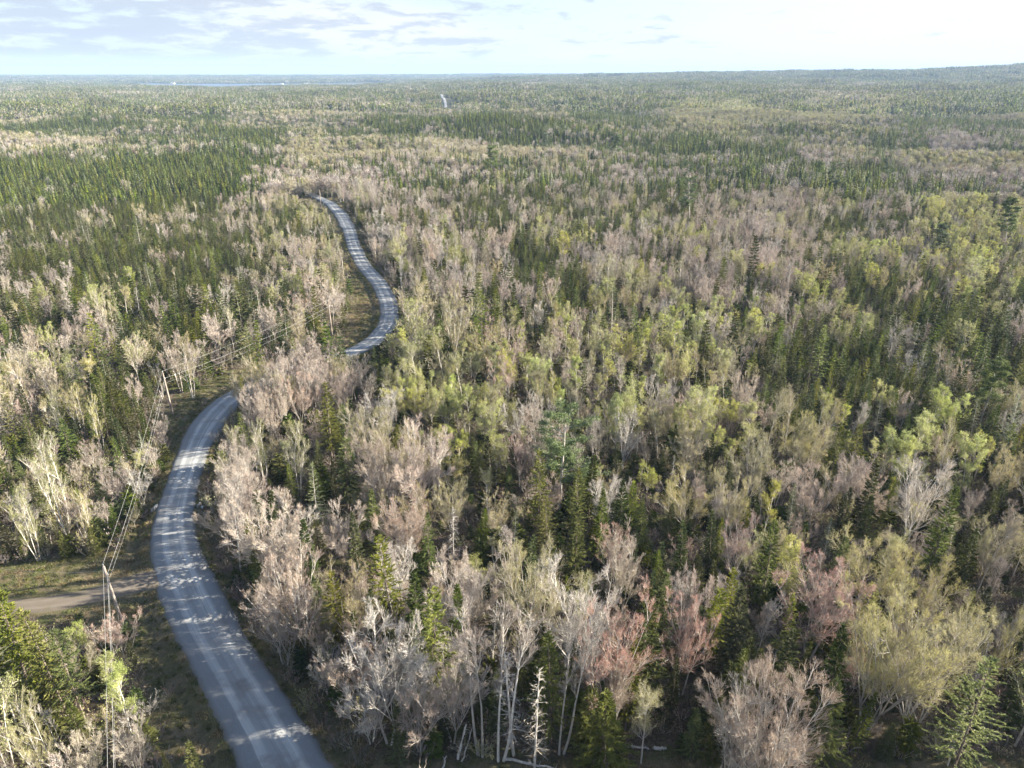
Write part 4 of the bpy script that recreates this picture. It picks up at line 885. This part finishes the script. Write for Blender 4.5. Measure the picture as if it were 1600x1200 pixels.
# 430 m to 1250 m: far trees one by one
def far_band(name, r0, r1, step, seed, hmul=1.0):
    g = np.random.default_rng(seed); P = candidates(r0, r1, step, seed)
    u = P[:, 0] / P[:, 1]; P = P[np.abs(u) < .78]
    d, _ = seg_dist(P, FAR_CUT); P = P[d > 5.5]
    kk, vv, cc = sample_kinds(P, g, 8.0)
    sw = np.isin(kk, [2, 3]) & (g.random(len(P)) < .15 + .45 * sstep(np.hypot(P[:, 0], P[:, 1]), 500, 1000) * (vnoise(P[:, 0], P[:, 1] * .6, 60, 90) > -.25)); kk[sw] = 0; vv[sw] = g.integers(0, 4, sw.sum())
    pk = g.random(len(P)); kk[(pk < .0025) & np.isin(cc, list('mxs'))] = KEYS.index('pine'); vv[kk == KEYS.index('pine')] = g.integers(0, 2, (kk == KEYS.index('pine')).sum())
    h = np.array([9.5, 10.5, 9.2, 9.6, 9.2, 10, 15, 10])[kk] * g.uniform(.65, 1.25, len(P)) * hmul * .80 * (1 + .28 * vnoise(P[:, 0], P[:, 1], 16, 53) + .22 * vnoise(P[:, 0], P[:, 1], 45, 54))
    z = terrain(P[:, 0], P[:, 1]); trees_scatter(name, P[:, 0], P[:, 1], z - 0.2, kk, vv, h, 'farme', g)
far_band('far_forest', 430, 1300, 3.5, 61)
# beyond: patches of forest
def patch_mesh(seed, mix):
    g = np.random.default_rng(seed); j = MB(); mats = []; allm = []
    n = 34; P = g.uniform(-17, 17, (n, 2)); names = list(mix); w = np.array(list(mix.values())); w = w / w.sum()
    mi = {}
    def mid(m):
        if m not in mi: mi[m] = len(allm); allm.append(M[m])
        return mi[m]
    for x, y in P:
        k = names[g.choice(len(names), p=w)]; v = KIND[k][g.choice(len(VW[k]), p=np.array(VW[k]) / sum(VW[k]))]; fr = v['far'] or ('c', .2, 'needle_blue'); h = v['h'] * g.uniform(.6, 1.05)
        if fr[0] == 'c':
            nn = 26; z = 0.1 + .9 * g.random(nn); az = g.uniform(0, 6.28, nn); rr = 1.35 * fr[1] * h * (1 - z) + .25
            o = np.stack([x + np.cos(az) * rr, y + np.sin(az) * rr, z * h - rr * .2], 1); tn = np.stack([-np.sin(az), np.cos(az), np.zeros(nn)], 1) * (0.5 + rr * .5)[:, None]
            q = np.stack([np.full(nn, x), np.full(nn, y), z * h + 1.3], 1); j.tris(np.stack([q, o + tn, o - tn], 1), mid(fr[2]))
        else:
            nn = 34; v3 = norm(g.normal(0, 1, (nn, 3))); q = v3 * (g.random(nn) ** .3)[:, None] * [fr[1] * h, fr[1] * h, h * (1 - fr[2]) * .5] + [x, y, h * (1 + fr[2]) * .5]
            lf = int(nn * min(fr[5], .6)); j.tris(flakes(q[lf:], .62, g), mid(fr[3]))
            if lf: j.tris(flakes(q[:lf] + [0, 0, .5], .55, g), mid(fr[4]))
    return j.mesh('forest_patch', allm)
PM = [MIX['S'], MIX['s'], MIX['x'], MIX['x'], MIX['m'], MIX['m'], MIX['t'], MIX['y']]
pmesh = [patch_mesh(700 + i, m) for i, m in enumerate(PM)]
def patch_band(name, r0, r1, step, seed, sc=1.0):
    g = np.random.default_rng(seed); P = candidates(r0, r1, step, seed); u = P[:, 0] / P[:, 1]; P = P[np.abs(u) < .80]
    d, _ = seg_dist(P, FAR_CUT); P = P[d > 24]; u = P[:, 0] / P[:, 1]
    P = P[~((P[:, 1] > 3520 + 90 * np.sin(P[:, 0] * .006)) & (P[:, 1] < 5280 + 130 * np.sin(P[:, 0] * .004)) & (u < -.165 + .015 * np.sin(P[:, 1] * .01)) & (u > -.50 + .03 * np.sin(P[:, 1] * .006)))]
    fld = vnoise(P[:, 0], P[:, 1], 150, 31) + .4 * vnoise(P[:, 0], P[:, 1], 45, 32) + g.normal(0, .3, len(P))
    if r0 > 4000: P, fld = P[fld < .9], fld[fld < .9]
    px, py, _ = project(P[:, 0], P[:, 1], 8.0); cc = cell(px, py)
    ids = np.clip(np.round((fld + (.55 if r0 < 4000 else .15)) / 2.2 * 6), 0, 6).astype(int)
    ids = np.where((cc == 'y') & (py > 162) & (g.random(len(P)) < .5), 7, ids); ids = np.where(np.isin(cc, ['S', 's']) & (g.random(len(P)) < .5), g.integers(0, 2, len(P)), ids)
    z = terrain(P[:, 0], P[:, 1]); s = g.uniform(.85, 1.15, len(P)) * sc; n = len(P)
    scatter(name, pmesh, np.stack([P[:, 0], P[:, 1], z], 1), ids, np.stack([s, s, g.uniform(.8, 1.1, n) * (1 if sc == 1 else 1.15)], 1), np.stack([np.zeros(n), np.zeros(n), g.uniform(0, 6.28, n)], 1))
patch_band('horizon_forest', 1290, 4300, 27, 71)
patch_band('skyline_forest', 4290, 9500, 62, 72, 1.9)
print('individuals', len(sel), 'rest', int(rest.sum()))
for k in range(len(KEYS)): print(KEYS[k], int((T[:, 2] == k).sum()), int((chosen & (T[:, 2] == k)).sum()))

# ------------------------------------------------------------------ undergrowth and grass
ug = []
for a in (bush(801, 2.2, 'twig_brown'), bush(802, 1.8, 'twig_brown', 'bud_tan', .3), bush(803, 2.6, 'twig_tan', 'leaf_pale', .5), bush(804, 2.0, 'twig_pink', 'bud_red', .12)):
    tr, cr, (mt, mc) = a; j = MB(); j.v = cr.v + tr.v; j.t = cr.t + [(f + cr.n, 2) for f, m in tr.t]; j.q = [(f + cr.n, 2) for f, m in tr.q]; ug.append(j.mesh('undergrowth_shape', mc + mt))
for s_, nm in ((811, 'needle_dark'), (812, 'needle_green')):
    tr, cr, (mt, mc) = conifer(s_, 2.6, .3, .02, .9, whorl=4, per=6, spray=.3, needle=nm, lod=1); ug.append(cr.mesh('sapling_shape', mc))
g = np.random.default_rng(81); P = candidates(0, 400, 2.2, 81); P = P[clear_of(P, -1.2)]
ids = g.choice(6, len(P), p=[.3, .22, .16, .08, .12, .12]); s = g.uniform(.6, 1.7, len(P)); n = len(P)
# keep the undergrowth low where the road must stay in view
lowp = hides_kept(P, 2.5 * s, np.full(n, .6)); s = np.where(lowp, s * .45, s)
scatter('undergrowth', ug, np.stack([P[:, 0], P[:, 1], terrain(P[:, 0], P[:, 1])], 1), ids, np.stack([s, s, s], 1), np.stack([np.zeros(n), np.zeros(n), g.uniform(0, 6.28, n)], 1))
def tuft(seed, mat, n=60, hh=.35, rad=.55):
    g = np.random.default_rng(seed); m = MB(); p = g.normal(0, rad * .5, (n, 3)); p[:, 2] = -0.05
    d = norm(g.normal(0, .45, (n, 3)) * [1, 1, 0] + [0, 0, 1]); w = norm(np.cross(d, g.normal(0, 1, (n, 3)))) * .03
    m.tris(np.stack([p - w, p + w, p + d * (hh * g.uniform(.5, 1.3, n))[:, None]], 1), 0); return m.mesh('grass_tuft_shape', [M[mat]])
tufts = [tuft(1, 'grass'), tuft(2, 'grass', hh=.25), tuft(3, 'dry_grass', hh=.45), tuft(4, 'dry_grass', 40, .3)]
P = candidates(0, 330, 0.85, 91); P = P[(P[:, 0] < 70)]
o_ = np.zeros(len(P), bool)
for poly in OPEN[:3] + OPEN[4:]: o_ |= in_poly(P[:, 0], P[:, 1], poly)
d, ix = seg_dist(P, road_c[::2]); e = d - road_h[::2][ix]; dd, _ = seg_dist(P, dv)
o_ |= (e < 4.0); o_ &= (e > -.25 + .45 * np.abs(vnoise(P[:, 0], P[:, 1], 1.1, 77))) & (dd > 2.4)
o3 = in_poly(P[:, 0], P[:, 1], OPEN[3]) & (P[:, 1] > 40)
P = P[o_ | (o3 & (np.random.default_rng(4).random(len(P)) < .5))]; n = len(P); g = np.random.default_rng(92)
pn = vnoise(P[:, 0], P[:, 1], 3.5, 41) + g.normal(0, .5, n); ids = np.where(pn > .15, g.integers(2, 4, n), g.integers(0, 2, n)); s = g.uniform(.6, 1.3, n)
scatter('verge_grass', tufts, np.stack([P[:, 0], P[:, 1], terrain(P[:, 0], P[:, 1])], 1), ids, np.stack([s, s, s], 1), np.stack([np.zeros(n), np.zeros(n), g.uniform(0, 6.28, n)], 1))

# ------------------------------------------------------------------ shrubs that stand on their own along the road
shr = []
for a, hgt, c in ((bush(821, 3.0, 'twig_brown', dense=1.3), 3.0, 'purple-brown leafless'), (bush(822, 2.8, 'twig_pink', 'bud_red', .25, 1.2), 2.8, 'red-budded'), (bush(823, 3.2, 'twig_tan', 'leaf_pale', .8, 1.3), 3.2, 'pale green budding'),
                  (bush(824, 2.6, 'twig_grey', dense=1.2), 2.6, 'grey leafless')):
    tr, cr, (mt, mc) = a; shr.append((tr.mesh('shrub_stems', mt), cr.mesh('shrub_twigs', mc), hgt, c))
SHR = [(0, 215, 1085, 2.6), (3, 232, 1112, 2.4), (0, 248, 1150, 2.2), (0, 262, 1085, 1.6), (2, 190, 1060, 3.4), (2, 160, 1150, 3.6), (1, 195, 1185, 3.0), (0, 225, 1185, 2.4), (1, 150, 1010, 3.0), (2, 130, 1055, 3.4), (3, 205, 1130, 2.8),
       (0, 225, 765, 2.8), (0, 240, 745, 2.4), (3, 205, 755, 3.4), (0, 190, 780, 2.6), (2, 175, 745, 3.6), (3, 225, 725, 3.6), (2, 205, 700, 3.8), (0, 245, 700, 2.6), (0, 225, 800, 1.6), (3, 250, 675, 2.2),
       (0, 348, 880, 2.2), (0, 372, 930, 2.4), (0, 395, 975, 2.6), (0, 430, 1015, 2.6), (0, 455, 1060, 2.4), (2, 480, 1100, 2.6), (0, 505, 1130, 2.4), (0, 530, 1160, 2.4), (0, 560, 1185, 2.2), (2, 440, 985, 3.0), (0, 330, 840, 2.0),
       (3, 325, 800, 2.2), (0, 322, 770, 2.0), (2, 345, 735, 2.4), (0, 358, 700, 2.2), (3, 338, 690, 2.8), (0, 550, 505, 2.0), (3, 545, 470, 2.6), (0, 540, 520, 1.8), (0, 630, 460, 2.4), (0, 612, 430, 2.4), (0, 600, 400, 2.2)]
its = []
for k, px, py, h in SHR: its.append((px, py, f"{'low' if h < 2.5 else 'bushy'} {shr[k][3]} shrub"))
for (k, px, py, h), lab in zip(SHR, make_labels(its)):
    p = ground(px, py, 0); st, tw, hh, c = shr[k]; root = bpy.data.objects.new('shrub', None); C.objects.link(root)
    for nme, me in (('stems', st), ('twigs', tw)):
        o = bpy.data.objects.new(nme, me); C.objects.link(o); o.parent = root
    root.location = (p[0], p[1], terrain(p[0], p[1])[0]); s = h / hh; root.scale = (s * 1.15, s * 1.15, s); root.rotation_euler = (0, 0, random.uniform(0, 6.28))
    root['label'] = lab; root['category'] = 'shrub'; root['group'] = 'roadside shrubs'

# ------------------------------------------------------------------ utility poles and wires
wood = barky('weathered_pole_wood', (0.27, 0.21, 0.175), (0.42, 0.37, 0.32), 2.0)
grey_metal, nt, b = mat_base('galvanised_metal'); b.inputs['Base Color'].default_value = (0.45, 0.46, 0.47, 1); b.inputs['Metallic'].default_value = 0.6; b.inputs['Roughness'].default_value = 0.5
porcelain, nt, b = mat_base('white_insulator'); b.inputs['Base Color'].default_value = (0.75, 0.75, 0.73, 1); b.inputs['Roughness'].default_value = 0.3
wirem, nt, b = mat_base('bright_wire'); b.inputs['Base Color'].default_value = (0.42, 0.42, 0.41, 1); b.inputs['Roughness'].default_value = 0.5
def lathe(profile, k=12):
    pr = np.array(profile); th = np.arange(k) * 2 * math.pi / k
    V = np.stack([pr[:, None, 0] * np.cos(th), pr[:, None, 0] * np.sin(th), np.repeat(pr[:, 1:2], k, 1)], -1).reshape(-1, 3)
    i = np.arange(len(pr) * k).reshape(len(pr), k); j = np.roll(i, -1, 1); return V, np.stack([i[:-1], j[:-1], j[1:], i[1:]], -1).reshape(-1, 4)
PH = 9.4
m = MB(); m.grid(*lathe([(0.0, -0.5), (0.21, -0.5), (0.20, 0.5), (0.185, 4), (0.165, 7.5), (0.15, PH - .05), (0.12, PH), (0, PH)], 12), 0); pole_me = m.mesh('pole_shaft', [wood], True)
m = MB(); V, f = lathe([(0.0, PH), (0.03, PH), (0.03, PH + .16), (0.075, PH + .17), (0.05, PH + .24), (0.08, PH + .26), (0.05, PH + .34), (0, PH + .38)], 10); m.grid(V, f, 0); ins_me = m.mesh('insulator', [porcelain], True)
m = MB(); V, f = lathe([(0, -.1), (.05, -.1), (.07, -.04), (.07, .04), (.05, .1), (0, .1)], 8); m.grid(V, f, 0); spool_me = m.mesh('spool_insulator', [porcelain], True)
m = MB(); c = np.array([[[.12, 0, 0], [.22, 0, .0], [.22, 0, -.5], [.12, 0, -.5]]]); m.tubes(c, np.full((1, 4), .02), 5, 0); br_me = m.mesh('bracket', [grey_metal])
POLES = [((192, 976), (-0.045, 0.0), 'weathered utility pole leaning beside the dirt driveway and gravel road'), ((270, 647), (-0.035, 0), 'utility pole on the grassy verge at the second road bend'),
         ((519, 524), (-0.01, 0), 'utility pole inside the upper road bend, by the treeline'), ((538, 447), (0, 0), 'utility pole half hidden by pink maples left of the upper road'),
         ((518, 372), (0, 0), 'utility pole on the left verge of the upper road'), ((502, 326), (0, 0), 'utility pole where the upper road turns away to the left'), ((434, 300), (0, 0), 'distant utility pole beside the shaded far stretch of road'),
         ((425, 268), (0, 0), 'small distant utility pole behind the far bend'), ((362, 276), (0, 0), 'utility pole at the far end of the road'), ((205, 1330), (0, 0), 'utility pole just below the bottom edge of the view')]
tops = []
for (px, py), (tx, ty), lab in POLES:
    p = ground(px, py); root = bpy.data.objects.new('utility_pole', None); C.objects.link(root); z0 = float(terrain(p[0], p[1])[0]); root.location = (p[0], p[1], z0)
    root.rotation_euler = (ty, tx, 0); root['label'] = lab; root['category'] = 'utility pole'; root['group'] = 'utility poles along the road'
    for nme, me, off in (('shaft', pole_me, 0), ('insulator', ins_me, 0), ('bracket', br_me, PH - 1.0), ('spool_insulator', spool_me, 0)):
        o = bpy.data.objects.new(nme, me); C.objects.link(o); o.parent = root; o.location = (0, 0, off)
        if nme == 'spool_insulator': o.location = (.22, 0, PH - 1.25)
    tops.append(np.array([p[0] + math.sin(tx) * PH, p[1], z0 + PH]))
def wire(a, b, sag, lab, r=0.013, name='power_line', **kw):
    t = np.linspace(0, 1, 25)[:, None]; p = a + (b - a) * t; p[:, 2] -= (4 * t[:, 0] * (1 - t[:, 0])) * sag
    m = MB(); m.tubes(p[None], np.full((1, 25), r), 5, 0); o = link(name, m.mesh(name, [wirem], True)); o['label'] = lab; o['category'] = 'power line'; o['group'] = 'power lines strung between the poles'
names = ['driveway pole', 'second bend pole', 'inner bend pole', 'half hidden pole', 'verge pole', 'turning pole', 'shaded stretch pole', 'far bend pole', 'far end pole', 'bottom edge pole']
ordr = [9, 0, 1, 2, 3, 4, 5, 6, 8]
for a, b_ in zip(ordr[:-1], ordr[1:]):
    A, B = tops[a], tops[b_]; L = np.linalg.norm(A - B)
    wire(A + [0, 0, .3], B + [0, 0, .3], L * .012, f"top wire running from the {names[a]} to the {names[b_]}")
    wire(A + [.2, 0, -1.25], B + [.2, 0, -1.25], L * .018, f"lower neutral wire running from the {names[a]} to the {names[b_]}", .016)
    if a in (9, 0, 1): wire(A + [.1, 0, -2.3], B + [.1, 0, -2.3], L * .022, f"lowest telephone wire running from the {names[a]} to the {names[b_]}", .011)
q = ground(-60, 940); wire(tops[0] + [0, 0, -.7], np.array([q[0], q[1], 7.0]), 1.0, 'thin service wire crossing the field left from the driveway pole', .01)

# culvert ends
conc = barky('pale_concrete', (0.30, 0.29, 0.27), (0.45, 0.44, 0.41), 4.0)
def prism(x0, x1, y0, y1, z0, z1, bev=.04):
    V, f = [], []
    zs = [(z0, 0), (z1 - bev, 0), (z1, bev)]
    for z, b in zs: V += [(x0 + b, y0 + b, z), (x1 - b, y0 + b, z), (x1 - b, y1 - b, z), (x0 + b, y1 - b, z)]
    for k in range(2):
        for j in range(4): f.append((k * 4 + j, k * 4 + (j + 1) % 4, k * 4 + 4 + (j + 1) % 4, k * 4 + 4 + j))
    f.append((8, 9, 10, 11)); return np.array(V, float), np.array(f)
pipe_m = MB(); th = np.linspace(0, 2 * math.pi, 17)
for rr in (.5, .44): pipe_m.grid(np.concatenate([np.stack([np.full(17, xx), np.cos(th) * rr, np.sin(th) * rr], 1) for xx in (-.7, .5)]), np.stack([np.arange(16), np.arange(1, 17), np.arange(18, 34), np.arange(17, 33)], 1), 0)
ring = np.concatenate([np.stack([np.full(17, -.7), np.cos(th) * rr, np.sin(th) * rr], 1) for rr in (.5, .44)]); pipe_m.grid(ring, np.stack([np.arange(16), np.arange(1, 17), np.arange(18, 34), np.arange(17, 33)], 1), 0)
pipe_me = pipe_m.mesh('culvert_pipe', [grey_metal], True)
hw = MB(); hw.grid(*prism(-.15, .15, -.6, .6, -1.3, .22), 0); head_me = hw.mesh('headwall', [conc])
for px, py, rz, lab in ((243, 792, 0, 'pale concrete culvert headwall on the left road edge above the stream'), (311, 789, math.pi, 'pale concrete culvert headwall on the right road edge')):
    p = ground(px, py); root = bpy.data.objects.new('culvert_end', None); C.objects.link(root); root.location = (p[0], p[1], 0); root.rotation_euler = (0, 0, rz); root['label'] = lab; root['category'] = 'culvert'; root['group'] = 'culvert ends'
    o = bpy.data.objects.new('headwall', head_me); C.objects.link(o); o.parent = root
    o = bpy.data.objects.new('pipe', pipe_me); C.objects.link(o); o.parent = root; o.location = (0, 0, -.75)

# fallen and leaning trunks by the bottom clearing
def log(a, b, r, lab, nm='fallen_log', cat='fallen log', stubs=5):
    t = np.linspace(0, 1, 8)[:, None]; p = a + (b - a) * t + np.random.default_rng(len(lab)).normal(0, .05, (8, 3)); m = MB(); m.tubes(p[None], (r * np.linspace(1, .55, 8))[None], 8, 0)
    g = np.random.default_rng(int(abs(a[0]) * 10)); q = p[g.integers(1, 7, stubs)]; d = norm(g.normal(0, 1, (stubs, 3)) + [0, 0, .8]); m.tubes(np.stack([q, q + d * .5], 1), np.tile([r * .3, r * .12], (stubs, 1)), 4, 0)
    k = np.arange(8); m.grid(p[0] + np.stack([np.cos(k * .785) * r, np.zeros(8), np.sin(k * .785) * r], 1), np.array([[0, 1, 2, 3], [0, 3, 4, 7], [4, 5, 6, 7]]), 0)
    o = link(nm, m.mesh(nm, [M['bark_pale']], True)); o['label'] = lab; o['category'] = cat; o['group'] = 'downed trunks at the forest edge'
def gp(px, py, z=.2): return ground(px, py, z)
log(gp(790, 1186), gp(880, 1203), .16, 'long pale fallen trunk lying across the clearing at the bottom edge')
log(gp(1022, 1168), gp(1042, 1170), .2, 'short pale log lying on the forest floor near the bottom edge')
log(gp(980, 1166), gp(1015, 1169), .14, 'dark thin log just left of the short pale log')
log(gp(716, 1185), gp(728, 1133, 3.6), .15, 'pale leaning trunk left of the grey dead trunks', 'leaning_trunk')
log(gp(722, 1190), gp(738, 1140, 3.0), .09, 'thin second leaning trunk crossing behind the pale one', 'leaning_trunk')
log(gp(692, 1200), gp(698, 1180, 1.4), .1, 'broken white stump leaning at the bottom edge', 'leaning_trunk')
log(gp(905, 1125, .5), gp(925, 1108, 2.0), .12, 'pale broken branch slanting above the undergrowth near the small red maple')

# ------------------------------------------------------------------ far settlement
wall_m, nt, b = mat_base('white_siding'); b.inputs['Base Color'].default_value = (0.78, 0.78, 0.76, 1); b.inputs['Roughness'].default_value = .7
roof_m, nt, b = mat_base('grey_roofing'); b.inputs['Base Color'].default_value = (0.35, 0.35, 0.36, 1); b.inputs['Roughness'].default_value = .7
win_m, nt, b = mat_base('window_glass'); b.inputs['Base Color'].default_value = (0.05, 0.06, 0.08, 1); b.inputs['Roughness'].default_value = .15
def house(px, py, w, d, h, lab, nm='distant_house', cat='house'):
    p = ground(px, py, 0); z = float(terrain(p[0], p[1])[0]); root = bpy.data.objects.new(nm, None); C.objects.link(root); root.location = (p[0], p[1], z); root['label'] = lab; root['category'] = cat; root['group'] = 'white buildings of the far settlement'
    m = MB(); V, f = prism(-w / 2, w / 2, -d / 2, d / 2, 0, h, .01); m.grid(V, f, 0); m.tris(np.array([[[-w / 2, -d / 2, h], [-w / 2, d / 2, h], [-w / 2, 0, h + d * .3]], [[w / 2, -d / 2, h], [w / 2, d / 2, h], [w / 2, 0, h + d * .3]]]), 0)
    link('wall', m.mesh('house_wall', [wall_m]), root)
    m = MB(); e = .6; m.quads(np.array([[[-w / 2 - e, -d / 2 - e, h - .3], [w / 2 + e, -d / 2 - e, h - .3], [w / 2 + e, 0, h + d * .3 + .1], [-w / 2 - e, 0, h + d * .3 + .1]], [[-w / 2 - e, d / 2 + e, h - .3], [w / 2 + e, d / 2 + e, h - .3], [w / 2 + e, 0, h + d * .3 + .1], [-w / 2 - e, 0, h + d * .3 + .1]]]), 0); link('roof', m.mesh('house_roof', [roof_m]), root)
    m = MB()
    for xx in np.linspace(-w * .35, w * .35, max(2, int(w / 6))): m.quads(np.array([[[xx - .6, -d / 2 - .03, h * .35], [xx + .6, -d / 2 - .03, h * .35], [xx + .6, -d / 2 - .03, h * .75], [xx - .6, -d / 2 - .03, h * .75]]]), 0)
    link('windows', m.mesh('house_windows', [win_m]), root)
house(365, 137, 34, 14, 8, 'long white building at the near end of the bay, leftmost of the far settlement')
house(448, 130, 22, 12, 8, 'white building across the bay, left of the taller one'); house(462, 137.5, 30, 16, 10, 'broad white building on the near shore of the bay')
house(440, 131.5, 20, 12, 7, 'small white house on the far shore of the bay'); house(478, 131, 24, 12, 8, 'white house at the right of the far shore row'); house(578, 137.5, 42, 16, 7, 'long low white building near the right end of the bay')
house(398, 139, 18, 10, 7, 'small white house in front of the bay, right of the long building'); house(270, 131, 26, 12, 8, 'white house far left across the bay')
house(1118, 121.5, 46, 18, 9, 'wide white building on the distant central ridge', 'hill_building', 'building')

# ------------------------------------------------------------------ haze
HAZE = True
if HAZE:
    m = MB(); V = np.array([(x, y, z) for z in (-12, 190) for y in (-1500, 21000) for x in (-21000, 21000)], float)
    m.grid(V, np.array([[0, 2, 3, 1], [4, 5, 7, 6], [0, 1, 5, 4], [2, 6, 7, 3], [0, 4, 6, 2], [1, 3, 7, 5]]), 0)
    hm = bpy.data.materials.new('thin_haze'); hm.use_nodes = True; nt = hm.node_tree; nt.nodes.clear()
    pv = N(nt, 'ShaderNodeVolumePrincipled'); pv.inputs['Color'].default_value = (0.46, 0.66, 1.0, 1); pv.inputs['Density'].default_value = 0.000075; pv.inputs['Anisotropy'].default_value = 0.0
    out = N(nt, 'ShaderNodeOutputMaterial'); nt.links.new(pv.outputs[0], out.inputs['Volume'])
    link('haze', m.mesh('haze', [hm]), kind='stuff')
    hm.cycles.homogeneous_volume = True
